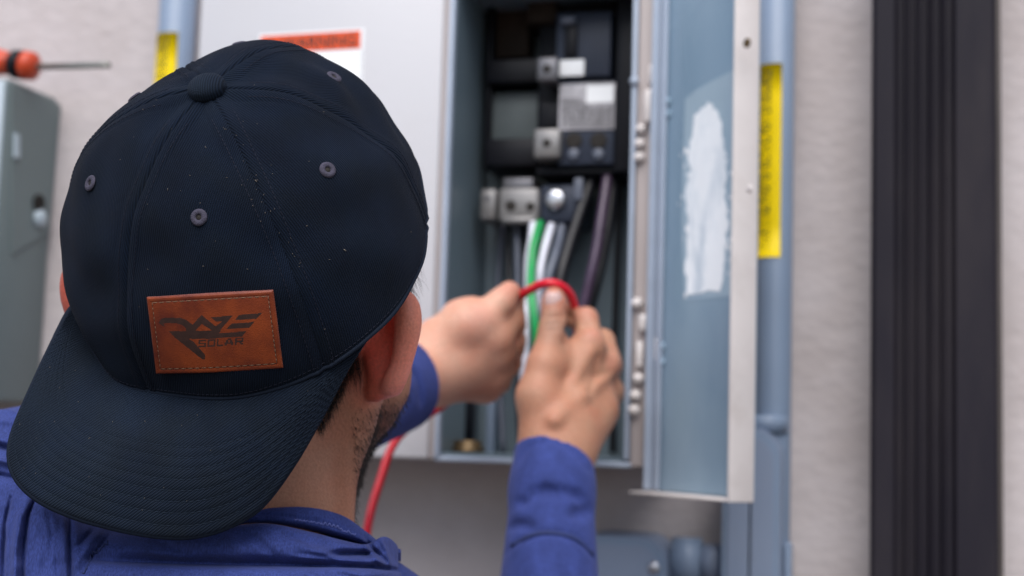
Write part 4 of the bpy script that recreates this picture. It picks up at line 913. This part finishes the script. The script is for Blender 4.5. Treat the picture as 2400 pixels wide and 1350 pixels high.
# trousers and boots, down to the ground
TR = SDF(); gz = float(-CAM[2])
def B_(x, z, y): return A([x, y, z])
wb = cw([-.15, -.78, -.81])
fw = RC @ A([0, 0, -1.0]); fw[2] = 0; fw /= np.linalg.norm(fw); rt = A([fw[1], -fw[0], 0])
hip = A([wb[0], wb[1], .80])
TR.ell(hip + A([0, 0, .0]), (.17, .13, .13), None, .05)
for s in (1, -1):
    k_ = hip + rt * s * .10 + A([0, 0, -.36]) + fw * .03; a_ = hip + rt * s * .13 + A([0, 0, -.68])
    TR.cone(hip + rt * s * .08, k_, .095, .07, .04); TR.cone(k_, a_, .07, .06, .03)
V, F = surfnet(TR, hip - A([.4, .4, .82]), hip + A([.4, .4, .2]), .007)
mk('trousers', V, F, M['trousers'], person)
for s in (1, -1):
    a_ = hip + rt * s * .13; a_ = A([a_[0], a_[1], 0]); sh_ = SDF()
    sh_.cone(a_ + A([0, 0, .05]) - fw * .02, a_ + A([0, 0, .13]) - fw * .01, .045, .042, .02); sh_.cone(a_ + A([0, 0, .045]) - fw * .05, a_ + A([0, 0, .040]) + fw * .15, .043, .038, .02)
    sh_.plane(a_ + A([0, 0, .002]), (0, 0, -1), .004, .4)
    V, F = surfnet(sh_, a_ - A([.3, .3, .02]), a_ + A([.3, .3, .2]), .006); mk('boot', V, F, M['shoe'], person)

# ---------------------------------------------------------------- red wire held in the hands
rw = smooth_path([P(1352, 775, 1.215), P(1350, 740, 1.205), P(1338, 694, 1.19), P(1310, 668, 1.18), P(1278, 664, 1.18), P(1248, 676, 1.19), P(1222, 692, 1.205), P(1190, 720, 1.225), P(1140, 800, 1.262), P(1060, 930, 1.265), P(960, 1000, 1.262), P(918, 1050, 1.25), P(890, 1130, 1.23), P(869, 1200, 1.21), P(855, 1290, 1.20), P(846, 1420, 1.19), P(850, 1600, 1.18), P(880, 2200, 1.16), P(900, 3200, 1.16)], 6)
MB().tube([cw(p) for p in rw], .0037, 12).build('red_wire', M['redwire'], None, label='red insulated wire looped between the two hands and hanging down beside the neck', cat='wire')

# ---------------------------------------------------------------- the cap
CB = A([[-0.0585, 0.9902, -0.127], [-0.6082, 0.0656, 0.7911], [0.7916, 0.1235, 0.5984]])    # columns: peak side, wearer's right, up
CP = A([-0.0946 * 0 + -0.1373, 0.0206, -0.75])
def cap_phir(th):
    d = (np.degrees(th) + 180) % 360 - 180
    xs = A([-180, -130, -90, -45, 0, 45, 90, 130, 180.]); ys = A([1.5, 1.45, 1.6837, 1.7219, 1.6218, 1.60, 1.5008, 1.45, 1.5])
    ys = A([1.45, 1.45, 1.6837, 1.7219, 1.6218, 1.51, 1.5008, 1.45, 1.45])
    i = np.clip(np.searchsorted(xs, d) - 1, 0, 7); t = (d - xs[i]) / (xs[i + 1] - xs[i]); t = t * t * (3 - 2 * t) * .5 + t * .5
    return ys[i] * (1 - t) + ys[i + 1] * t
def cap_raw(th, phi):
    Ar = .0946 + .0028 * np.cos(th) - .0014 * np.cos(2 * th) + .0037 * np.sin(th) - .0022 * np.sin(2 * th) - .0028 * np.cos(3 * th) + .0039 * np.sin(3 * th)
    sn = np.abs(np.sin(phi)) ** .9205; c = np.cos(phi); rho = Ar * sn
    z = np.where(c > 0, .0975 * np.abs(c) ** .9205, -.1093 * np.abs(c)) - .0188 * rho / .1 * np.cos(th)
    return CP + (rho * np.cos(th))[..., None] * CB[:, 0] + (rho * np.sin(th))[..., None] * CB[:, 1] + z[..., None] * CB[:, 2]
def cap_n(th, phi):
    e = 1e-3; ph = np.clip(phi, .02, None)
    a = cap_raw(th + e, ph) - cap_raw(th - e, ph); b_ = cap_raw(th, ph + e) - cap_raw(th, ph - e)
    n = np.cross(b_, a); n /= np.linalg.norm(n, axis=-1, keepdims=True) + 1e-12
    out = cap_raw(th, ph) - CP; s = np.sign((n * out).sum(-1, keepdims=True)); return n * s
SEAMS = np.radians([-150, -90, -30, 30, 90, 150])
def cap_disp(th, phi):
    q = cap_raw(th, phi); d = np.abs((th[..., None] - SEAMS + math.pi) % (2 * math.pi) - math.pi).min(-1)
    ds = d * .095 * np.sin(np.minimum(phi, 1.57))                     # metres from the nearest seam
    h = -.0010 * np.exp(-(ds / .0007) ** 2) + .00024 * np.exp(-((ds - .0035) / .0028) ** 2) - .00035 * np.exp(-((ds - .0068) / .0006) ** 2)
    h = h + .0014 * hash_noise(q[..., 0], q[..., 1], q[..., 2], 45, 3) * np.clip(phi / .5, 0, 1) + .0006 * hash_noise(q[..., 0], q[..., 1], q[..., 2], 120, 5)
    # soft pleats on the right side and pull lines near the button
    h = h + .0024 * np.exp(-((th - math.radians(112)) / .30) ** 2) * np.sin(phi * 17 + th * 5) * np.exp(-((phi - .75) / .4) ** 2)
    h = h + .0009 * np.exp(-((th + math.radians(62)) / .35) ** 2) * np.sin(phi * 12 - th * 9) * np.exp(-((phi - .9) / .5) ** 2)
    h = h + .0008 * np.exp(-((phi - .34) / .18) ** 2) * np.exp(-((np.abs((th + math.radians(180)) % (2 * math.pi) - math.pi) * 0 + ((th - math.radians(172) + math.pi) % (2 * math.pi) - math.pi)) / .5) ** 2)
    h = h - .0045 * np.exp(-((phi - .42) / .16) ** 2) * np.exp(-((((th - math.radians(-150)) + math.pi) % (2 * math.pi) - math.pi) / .28) ** 2)
    h = h + .0012 * np.cos(6 * th) * -1 * np.exp(-((phi - .25) / .2) ** 2)
    return h
def cap_s(th, phi, e=0.0):
    th = np.asarray(th, float); phi = np.asarray(phi, float)
    return cap_raw(th, phi) + cap_n(th, phi) * (cap_disp(th, phi) + e)[..., None] if np.ndim(th) else (cap_raw(th[None], phi[None]) + cap_n(th[None], phi[None]) * (cap_disp(th[None], phi[None]) + e)[..., None])[0]
def projpx(q): return np.stack([1200 - q[..., 0] / q[..., 2] * FPX, 675 + q[..., 1] / q[..., 2] * FPX], -1)
gt, gp = np.meshgrid(np.radians(np.arange(-110, 125, 2.)), np.arange(.05, 1.72, .02), indexing='ij'); gq = projpx(cap_raw(gt, gp))
def cap_inv(px, py):
    px, py = np.atleast_1d(px).astype(float), np.atleast_1d(py).astype(float)
    T_ = np.zeros(len(px)); P_ = np.zeros(len(px))
    for i in range(len(px)):
        d = ((gq - [px[i], py[i]]) ** 2).sum(-1); j = np.unravel_index(d.argmin(), d.shape); T_[i], P_[i] = gt[j], gp[j]
    for _ in range(5):
        f0 = projpx(cap_raw(T_, P_)); e = 1e-4; fa = (projpx(cap_raw(T_ + e, P_)) - f0) / e; fb = (projpx(cap_raw(T_, P_ + e)) - f0) / e
        r = np.stack([px, py], -1) - f0; det = fa[:, 0] * fb[:, 1] - fa[:, 1] * fb[:, 0]; det = np.where(np.abs(det) < 1e3, 1e3, det)
        T_ = T_ + np.clip((r[:, 0] * fb[:, 1] - r[:, 1] * fb[:, 0]) / det, -.05, .05); P_ = P_ + np.clip((fa[:, 0] * r[:, 1] - fa[:, 1] * r[:, 0]) / det, -.05, .05)
    return T_, P_
cap = root('baseball_cap', cw(CP), 'dark navy twill baseball cap worn backwards, with a tan leather patch', 'cap')
cols_m = {-60: 'cap1', 0: 'cap0', 60: 'cap2', 120: 'cap2', 180: 'cap0', 240: 'cap1'}
for cdeg in (0, 60, 120, 180, 240, 300):
    c0 = math.radians(cdeg); n_, m_ = 44, 84
    th = c0 + np.radians(np.linspace(-30, 30, n_ + 1)) * .9995; tt = np.linspace(0.012, 1, m_ + 1) ** .9
    TH_, TT_ = np.meshgrid(th, tt, indexing='ij'); THw = (TH_ + math.pi) % (2 * math.pi) - math.pi
    PH_ = TT_ * cap_phir(THw)
    V = cap_s(THw, PH_); VI = cap_s(THw, PH_, -.0013)
    uv = np.stack([(TH_ - c0) * .095 * np.sin(np.minimum(PH_, 1.57)), -PH_ * .1], -1).reshape(-1, 2)
    N1 = (n_ + 1) * (m_ + 1); F = []
    idx = lambda i, j: i * (m_ + 1) + j
    for i in range(n_):
        for j in range(m_):
            F.append((idx(i, j), idx(i, j + 1), idx(i + 1, j + 1), idx(i + 1, j))); F.append((N1 + idx(i + 1, j), N1 + idx(i + 1, j + 1), N1 + idx(i, j + 1), N1 + idx(i, j)))
        F.append((idx(i, m_), N1 + idx(i, m_), N1 + idx(i + 1, m_), idx(i + 1, m_)))
    mm = {0: 'cap0', 60: 'cap2', 120: 'cap2', 180: 'cap0', 240: 'cap1', 300: 'cap1'}[cdeg]
    mk('crown_panel', cw(np.concatenate([V.reshape(-1, 3), VI.reshape(-1, 3)])), F, M[mm], cap, uv=np.concatenate([uv, uv]))
# button
bc_ = cap_raw(A([0.]), A([0.001]))[0] + CB[:, 2] * .0002
bm_ = MB().lathe(cw(bc_), RC @ CB[:, 2], [(.0088, -.0025), (.0092, -.001)] + [(.0095 * math.cos(a * math.pi / 26), .0010 + .0062 * math.sin(a * math.pi / 26)) for a in range(0, 13)], 28)
Vb = np.concatenate(bm_.V); lc = (Vb - cw(bc_)) @ (RC @ CB)
mk('button', Vb, bm_.F, M['brim'], cap, uv=lc[:, :2] @ A([[.5, -.87], [.87, .5]]))  # paler brim twill gives the button its lit look
# eyelets
def eyelet(px, py, ph=None, th=None):
    if th is None: T_, P_ = cap_inv(px, py); T_, P_ = T_[0], P_[0]; print('eyelet', np.degrees(T_), P_, projpx(cap_raw(A([T_]), A([P_]))), cap_n(A([T_]), A([P_])))
    else: T_, P_ = th, ph
    c = cap_s(T_, P_, .0002); n = cap_n(A([T_]), A([P_]))[0]; u = np.cross(n, [0, 1., 0]); u /= np.linalg.norm(u); w = np.cross(n, u)
    V = []; F = []; K, R_ = 40, 7
    for i in range(K):
        a = 2 * math.pi * i / K; wv = .00012 * (i % 2)
        for j in range(R_):
            p = math.pi * j / (R_ - 1); r = .00265 + .00145 * math.cos(math.pi - p) + wv * .3; h = .0010 * math.sin(p) + (wv if 0 < j < R_ - 1 else 0)
            V.append(c + (u * math.cos(a) + w * math.sin(a)) * r + n * (h + (-.0012 if j == 0 else 0)))
    for i in range(K):
        for j in range(R_ - 1): F.append((i * R_ + j, i * R_ + j + 1, ((i + 1) % K) * R_ + j + 1, ((i + 1) % K) * R_ + j))
    e = mk('eyelet', cw(V), F, M['eyelet'], cap)
    MB().lathe(cw(c), RC @ n, [(.00135, .0001), (.00125, .0002)], 16).build('eyelet_hole', M['hole'], e)
for q in ((468, 510), (765, 402), (780, 186)): eyelet(*q)
eyelet(0, 0, .735, math.radians(-63)); eyelet(0, 0, .72, math.radians(180)); eyelet(0, 0, .72, math.radians(-120))
# stitching along the seams
def dash_line(pts, step=.0026, r=.00022, m='capthread', parent=None, name='stitching', lift=0, col_alt=None):
    mb = MB(); pts = [A(p) for p in pts]; L = [0]
    for a, b_ in zip(pts[:-1], pts[1:]): L.append(L[-1] + np.linalg.norm(b_ - a))
    P3 = A(pts); s = 0
    while s + step * .72 < L[-1]:
        q = [A([np.interp(s + step * f_, L, P3[:, i]) for i in range(3)]) for f_ in (0, .36, .72)]
        mb.tube([cw(v) for v in q], [r * .6, r, r * .6], 5, caps=False); s += step
    return mb
mb = MB()
for sd in SEAMS:
    for off in (-.0048, .0048):
        ph = np.linspace(.13, 1.0, 70); ph = ph * cap_phir(np.full(70, sd)); th = sd + off / (.095 * np.sin(np.clip(ph, .1, 1.57)))
        t_ = dash_line(cap_s((th + math.pi) % (2 * math.pi) - math.pi, ph, .0001), .0027, .00024)
        mb.V += t_.V; mb.F += [tuple(i + mb.n for i in f) for f in t_.F]; mb.n += t_.n
mb.build('seam_stitching', M['capthread2'], cap, kind='stuff')
# crown hem
th = np.radians(np.linspace(-180, 180, 181)); hm = cap_s((th + math.pi) % (2 * math.pi) - math.pi, cap_phir((th + math.pi) % (2 * math.pi) - math.pi) - .004, -.0002)
MB().tube([cw(v) for v in hm], .0012, 7).build('hem', M['capthread'], cap)
hm2 = cap_s((th + math.pi) % (2 * math.pi) - math.pi, cap_phir((th + math.pi) % (2 * math.pi) - math.pi) - .03, .0001)
dash_line(hm2, .0026, .00024).build('hem_stitching', M['capthread2'], cap, kind='stuff')

# bill
OUT = A([(188,700),(172,716),(148,755),(111,822),(82,880),(56,936),(34,985),(22,1020),(14,1058),(20,1105),(50,1147),(84,1173),(111,1189),(183,1219),(278,1245),(361,1261),(433,1265),(489,1256),(544,1237),(600,1206),(633,1173),(667,1128),(705,1072),(744,1005),(778,944),(806,889),(833,838),(856,804)], float)
cl = np.r_[0, np.cumsum(np.linalg.norm(np.diff(OUT, axis=0), axis=1))]; cl /= cl[-1]
s_n = 96; ss = np.linspace(0, 1, s_n + 1)
OX = np.stack([np.interp(ss, cl, OUT[:, 0]), np.interp(ss, cl, OUT[:, 1])], 1)
for _ in range(3): OX[1:-1] = (OX[:-2] + 2 * OX[1:-1] + OX[2:]) / 4
# attachment along the crown's lower edge: from the left corner round the back to the right corner
thr = np.radians(np.linspace(-150, 150, 1201)); rimq = cap_raw(thr, cap_phir(thr)); rp = projpx(rimq)
iL = 180 + int(((rp[180:600] - [190, 712]) ** 2).sum(1).argmin()); iR = 600 + int(((rp[600:1100] - [856, 806]) ** 2).sum(1).argmin())
print('bill from', np.degrees(thr[iL]), rp[iL], 'to', np.degrees(thr[iR]), rp[iR])
ta = thr[iL] + (thr[iR] - thr[iL]) * ss; IN = cap_raw(ta, cap_phir(ta) - .008) - cap_n(ta, cap_phir(ta) - .008) * .0012
dL_, dR_ = -IN[0, 2], -IN[-1, 2]; dC = -IN[s_n // 2, 2] - .020
od = []
for i, s_ in enumerate(ss):
    e = dL_ * (1 - s_) + dR_ * s_; w = math.sin(math.pi * min(max(s_, 0), 1)) ** .8; od.append(e * (1 - w) + dC * w)
OP = A([P(OX[i, 0], OX[i, 1], od[i]) for i in range(s_n + 1)])
vn = 34; vv = np.linspace(0, 1, vn + 1)
def bill(i, v):
    a, b_ = IN[i], OP[i]; q = a + (b_ - a) * v
    w = math.sin(math.pi * ss[i]); q = q + A([-.1, .25, .96]) * (.009 * math.sin(math.pi * v) * w)
    return q
BT = A([[bill(i, v) for v in vv] for i in range(s_n + 1)])
gu = np.gradient(BT, axis=0); gv = np.gradient(BT, axis=1); BN = np.cross(gu, gv); ln_ = np.linalg.norm(BN, axis=-1, keepdims=True); BN = BN / np.maximum(ln_, 1e-12)
BN = BN * np.where(BN[..., 2:3] < 0, -1, 1); BN[0] = BN[2]; BN[-1] = BN[-3]; BN[1] = BN[2]; BN[-2] = BN[-3]
rows = [.38, .455, .53, .605, .68, .755, .83, .915]
def bheight(v): return -.00035 * sum(math.exp(-((v - r_) / .011) ** 2) for r_ in rows) - (.0014 * max(0, (v - .97) / .03) ** 2)
hh = A([bheight(v) for v in vv])
fine_v = np.sort(np.r_[vv, [r_ + e for r_ in rows for e in (-.012, 0, .012)], .985]); nfv = len(fine_v)
def bp_(i, v, e=0): j = v * vn; j0 = min(int(j), vn - 1); t = j - j0; n = BN[i, j0] * (1 - t) + BN[i, j0 + 1] * t; q = BT[i, j0] * (1 - t) + BT[i, j0 + 1] * t; return q + n * (bheight(v) + e)
BTf = A([[bp_(i, v) for v in fine_v] for i in range(s_n + 1)]); BBf = A([[bp_(i, v, -.0032) for v in fine_v] for i in range(s_n + 1)])
axu = A([.907, -.42, 0]); axv = A([-.42, -.907, 0])
uvb = np.stack([(BTf @ axu), (BTf @ axv)], -1).reshape(-1, 2)
V = np.concatenate([BTf.reshape(-1, 3), BBf.reshape(-1, 3)]); N1 = (s_n + 1) * nfv; F = []
for i in range(s_n):
    for j in range(nfv - 1):
        a = i * nfv + j; F.append((a, a + 1, a + nfv + 1, a + nfv)); F.append((N1 + a + nfv, N1 + a + nfv + 1, N1 + a + 1, N1 + a))
    a = i * nfv + nfv - 1; F.append((a, N1 + a, N1 + a + nfv, a + nfv)); a = i * nfv; F.append((a + nfv, N1 + a + nfv, N1 + a, a))
for j in range(nfv - 1):
    F.append((j, N1 + j, N1 + j + 1, j + 1)); a = s_n * nfv + j; F.append((a + 1, N1 + a + 1, N1 + a, a))
brim = mk('brim', cw(V), F, M['brim'], cap, uv=np.concatenate([uvb, uvb]))
mb = MB()
for r_ in rows:
    k = int(5 + 6 * (1 - r_)); pts_ = [bp_(i, r_, .00018) for i in range(k, s_n + 1 - k)]
    t_ = dash_line(pts_, .0034, .00022); mb.V += t_.V; mb.F += [tuple(i + mb.n for i in f) for f in t_.F]; mb.n += t_.n
mb.build('brim_stitching', M['brimthread'], brim, kind='stuff')
MB().tube([cw(bp_(i, .995, -.0018)) for i in range(s_n + 1)], .0019, 8).build('brim_edge', M['capthread'], brim)

# leather patch: a fine grid laid on the crown; the burnt emblem is the set of cells inside its outline
PC = A([(350, 694), (641, 678), (664, 856), (372, 869)], float)      # corners TL TR BR BL
def pbil(u, v): return PC[0] * (1 - u) * (1 - v) + PC[1] * u * (1 - v) + PC[2] * u * v + PC[3] * (1 - u) * v
gu_, gv_ = np.linspace(0, 1, 17), np.linspace(0, 1, 13)
pp = A([pbil(u, v) for u in gu_ for v in gv_]); pp[:, 1] += 3.0 * np.sin(np.pi * (pp[:, 0] - 350) / 310) * ((pp[:, 1] - 690) / 170)
Tc, Pc = cap_inv(pp[:, 0], pp[:, 1]); Tc = Tc.reshape(17, 13); Pc = Pc.reshape(17, 13)
def interp2(G_, u, v):
    x = np.clip(u, 0, 1) * 16; y = np.clip(v, 0, 1) * 12; i = np.minimum(x.astype(int), 15); j = np.minimum(y.astype(int), 11); a = x - i; b_ = y - j
    return G_[i, j] * (1 - a) * (1 - b_) + G_[i + 1, j] * a * (1 - b_) + G_[i, j + 1] * (1 - a) * b_ + G_[i + 1, j + 1] * a * b_
def patch_pt(u, v, e):
    u = np.asarray(u, float); v = np.asarray(v, float); t = interp2(Tc, u, v); p = interp2(Pc, u, v)
    return cap_raw(t, p) + cap_n(t, p) * (np.asarray(e) + .0009)[..., None]
SX, SY = A([125, 1915, 2050, 260.]), A([205, 105, 1190, 1265.])     # corners of the traced drawing
def tr(x, y):
    u, v = .5, .5
    for _ in range(12):
        f = A([SX[0] * (1 - u) * (1 - v) + SX[1] * u * (1 - v) + SX[2] * u * v + SX[3] * (1 - u) * v - x, SY[0] * (1 - u) * (1 - v) + SY[1] * u * (1 - v) + SY[2] * u * v + SY[3] * (1 - u) * v - y])
        J = A([[(SX[1] - SX[0]) * (1 - v) + (SX[2] - SX[3]) * v, (SX[3] - SX[0]) * (1 - u) + (SX[2] - SX[1]) * u], [(SY[1] - SY[0]) * (1 - v) + (SY[2] - SY[3]) * v, (SY[3] - SY[0]) * (1 - u) + (SY[2] - SY[1]) * u]])
        d_ = np.linalg.solve(J, -f); u += d_[0]; v += d_[1]
    return u, v
polys = [[(305,548),(345,492),(410,478),(610,480),(690,505),(785,575),(820,640),(800,668),(700,668),(690,625),(640,578),(560,555),(420,552),(372,562),(398,608),(345,580)],
 [(785,575),(910,440),(1105,590),(1150,600),(1170,668),(1060,652),(915,562),(835,640),(820,668),(755,668)],
 [(1040,468),(1350,450),(1180,640),(1165,682),(1060,664),(1110,595),(1205,525),(1110,528)],
 [(450,665),(1190,648),(1150,690),(1540,663),(1480,737),(1000,765),(735,768),(800,805),(962,985),(955,1052),(915,1040),(600,800),(540,755)],
 [(1440,440),(1765,413),(1680,495),(1380,507)], [(1330,560),(1655,535),(1580,618),(1258,634)]]
# SOLAR in wide block letters
def let(strokes, x0, w):
    for (a, b_, c, d) in strokes:
        def q(u, v): X_ = x0 + u * w; return (X_ + (v - 1) * -8, 783 + v * 98 - (X_ - 860) * .055)
        polys.append([q(a, b_), q(c, b_), q(c, d), q(a, d)])
let([(0, 0, 1, .2), (0, 0, .22, .55), (0, .4, 1, .6), (.78, .45, 1, 1), (0, .8, 1, 1)], 862, 108)
let([(0, 0, 1, .2), (0, 0, .22, 1), (.78, 0, 1, 1), (0, .8, 1, 1)], 990, 112)
let([(0, 0, .22, 1), (0, .8, 1, 1)], 1122, 96)
let([(.3, 0, .7, .22), (.12, .2, .42, .6), (.58, .2, .88, .6), (0, .5, .25, 1), (.75, .5, 1, 1), (.1, .6, .9, .78)], 1232, 122)
let([(0, 0, 1, .2), (0, 0, .22, 1), (.78, 0, 1, .58), (0, .42, 1, .6), (.55, .55, .82, .8), (.72, .75, 1, 1)], 1376, 116)
NU, NVv = 250, 150
cu_, cv_ = np.meshgrid((np.arange(NU) + .5) / NU, (np.arange(NVv) + .5) / NVv, indexing='ij'); inside = np.zeros((NU, NVv), bool)
for po in polys:
    q = A([tr(x, y) for x, y in po]); ins = np.zeros((NU, NVv), bool); n_ = len(q)
    for i in range(n_):
        x1, y1 = q[i]; x2, y2 = q[(i + 1) % n_]
        if y1 == y2: continue
        ins ^= ((y1 > cv_) != (y2 > cv_)) & (cu_ < (x2 - x1) * (cv_ - y1) / (y2 - y1) + x1)
    inside |= ins
U_, V_ = np.meshgrid(np.linspace(0, 1, NU + 1), np.linspace(0, 1, NVv + 1), indexing='ij')
edge = np.minimum(np.minimum(U_, 1 - U_) * 1.65, np.minimum(V_, 1 - V_))
e_ = .0019 - .0006 * np.exp(-(edge / .012) ** 2) - .00028 * np.exp(-((edge - .062) / .008) ** 2)
jag = .0018 * hash_noise(U_ * 10, V_ * 10, U_ * 0, 3, 9) * (edge < .004)
PT = patch_pt(U_ + jag * .3, V_ + jag, e_); pid = lambda i, j: i * (NVv + 1) + j
def cells(mask, dz):
    ii, jj = np.nonzero(mask); q = np.stack([pid(ii, jj), pid(ii, jj + 1), pid(ii + 1, jj + 1), pid(ii + 1, jj)], 1)
    u, inv = np.unique(q.ravel(), return_inverse=True); return u, inv.reshape(-1, 4)
Vt = PT.reshape(-1, 3)

u1, f1 = cells(~inside, 0)
# rim of the leather down to the cloth
ring = [(i, 0) for i in range(NU)] + [(NU, j) for j in range(NVv)] + [(i, NVv) for i in range(NU, 0, -1)] + [(0, j) for j in range(NVv, 0, -1)]
leath = mk('leather_patch', cw(Vt[u1]), f1, M['leather'], cap)
Rt = A([PT[i, j] for i, j in ring]); Rb = A([patch_pt(A(U_[i, j]), A(V_[i, j]), A(-.0016)) for i, j in ring]); nR = len(ring)
mk('patch_edge', cw(np.concatenate([Rt, Rb])), [(i, (i + 1) % nR, nR + (i + 1) % nR, nR + i) for i in range(nR)], M['ledge'], leath)
u2, f2 = cells(inside, 0); mk('emblem', cw(Vt[u2]), f2, M['burn'], leath)
mb = MB(); hb = MB()
def st_line(a, b_, n):
    for i in range(n):
        t0, t1 = i / n, (i + .72) / n
        q = [patch_pt(A(a[0] + (b_[0] - a[0]) * t), A(a[1] + (b_[1] - a[1]) * t), A(.00170 + .0002 * (k == 1))) for k, t in enumerate((t0, (t0 + t1) / 2, t1))]
        mb.tube([cw(v) for v in q], .00023, 5)
        t = (i + .86) / n; c = patch_pt(A(a[0] + (b_[0] - a[0]) * t), A(a[1] + (b_[1] - a[1]) * t), A(.00170)); hb.lathe(cw(c), RC @ A([-.1, -.3, .95]), [(.00038, -.0004), (.00034, .00012)], 8)
c1_, c2_, c3_, c4_ = (.045, .072), (.955, .072), (.955, .930), (.045, .930)
st_line(c1_, c2_, 17); st_line(c2_, c3_, 14); st_line(c4_, c3_, 17); st_line(c1_, c4_, 14)
mb.build('patch_stitching', M['pthread'], leath, kind='stuff'); hb.build('stitch_holes', M['burn'], leath, kind='stuff')

# lint on the cloth
mb = MB(); rl = random.Random(5)
for i in range(90):
    if i < 66:
        x, y = rl.gauss(560, 190), rl.gauss(430, 150)
        if i > 46: t = rl.random(); x, y = 530 + 170 * t + rl.gauss(0, 8), 300 + 330 * t
        if ((x - 580) / 400) ** 2 + ((y - 520) / 390) ** 2 > .9 or (335 < x < 680 and 665 < y < 880): continue
        t_, p_ = cap_inv(x, y); c = cap_s(t_, p_, .0003)[0]
    else:
        i_ = rl.randrange(12, s_n - 12); c = bp_(i_, rl.uniform(.15, .9), .0003)
    a = rl.uniform(0, 3.14); l = rl.uniform(.00012, .0004) * (2.0 if rl.random() < .06 else 1); d = A([math.cos(a), math.sin(a), 0])
    mb.tube([cw(c - d * l), cw(c + d * l)], .00011 * (1.0 if l < .0007 else 1.8), 4)
mb.build('lint', M['lint'], cap, kind='stuff')

# ---------------------------------------------------------------- hair and stubble
rh = random.Random(11); mb = MB()
def strand(p, d, ln, r, grav=.4, n=5, curl=.0):
    pts = []; q = A(p, float); d = A(d, float); d /= np.linalg.norm(d); ph = rh.uniform(0, 6)
    for i in range(n + 1):
        pts.append(cw(q)); d = d + A([0, -grav / n, 0]) + curl * A([math.sin(ph + i * 1.3), math.cos(ph + i * 1.1), math.sin(i + ph)]); d /= np.linalg.norm(d); q = q + d * ln / n
    mb.tube(pts, list(np.linspace(r, r * .25, n + 1)), 4, caps=False)
for i in range(760):                                 # nape hair coming out from under the brim
    t = rh.random(); y = 1000 - 175 * t; x = float(np.interp(y, [838, 889, 944, 1005], [833, 806, 778, 744])) + abs(rh.gauss(0, 8)) - 7; y += rh.gauss(0, 4)
    h = S.hit(x, y)
    if h is None: continue
    strand(h + A([0, 0, -.0005]), A([.25 + rh.gauss(0, .25), -1, .25 + rh.gauss(0, .15)]), rh.uniform(.0025, .0075), .00011, .5, 5, .12)
for i in range(34):
    h = S.hit(832 + rh.gauss(0, 9), 850 + rh.gauss(0, 12))
    if h is not None: strand(h, A([.2 + rh.gauss(0, .15), -1, .3]), rh.uniform(.008, .017), .00012, .3, 6, .14)
for i in range(60):                                   # temple wisps at the right edge of the crown
    y = rh.uniform(600, 690); x = 980 - (y - 600) * .14; c = P(x - 6, y, .775)
    strand(c, A([.35 + rh.gauss(0, .3), -.8, rh.gauss(0, .3)]), rh.uniform(.006, .016), .00010, .4, 7, .22)
mb.build('hair', M['hair'], person, kind='stuff')
mb = MB(); me = body.data; Vw = np.concatenate([np.zeros((0, 3))] + [A([v.co[:] for v in me.vertices]) + ORI[body.name]]); Nw = A([v.normal[:] for v in me.vertices])
Vc = (Vw - CAM) @ RC; loc = (Vc - HO) @ HR
m_ = (loc[:, 1] < -.028) & (loc[:, 1] > -.125) & (loc[:, 2] > .004 + .25 * np.clip(-.04 - loc[:, 1], 0, .05)) & (Vc[:, 2] > -.92) & (np.abs(loc[:, 0]) < .09) & (loc[:, 2] < .125)
ids = np.nonzero(m_)[0]; print('beard area verts', len(ids))
for i in range(min(16000, len(ids) * 2)):
    k = int(ids[rh.randrange(len(ids))])
    if loc[k, 0] < 0 and rh.random() < .8: continue
    pr = min(1, .35 + (-.03 - loc[k, 1]) / .03)
    if rh.random() > pr: continue
    p = Vw[k] + RNG.normal(0, .0008, 3); n = Nw[k]; d = n * .7 + A([0, 0, -1]) + RNG.normal(0, .3, 3); d /= np.linalg.norm(d); l = rh.uniform(.0015, .004)
    q = [p - n * .0003, p + d * l * .5 + n * .0002, p + d * l]; mb.tube(q, [.00011, .00009, .00003], 3, caps=False)
mb.build('beard', M['hair'], person, kind='stuff')
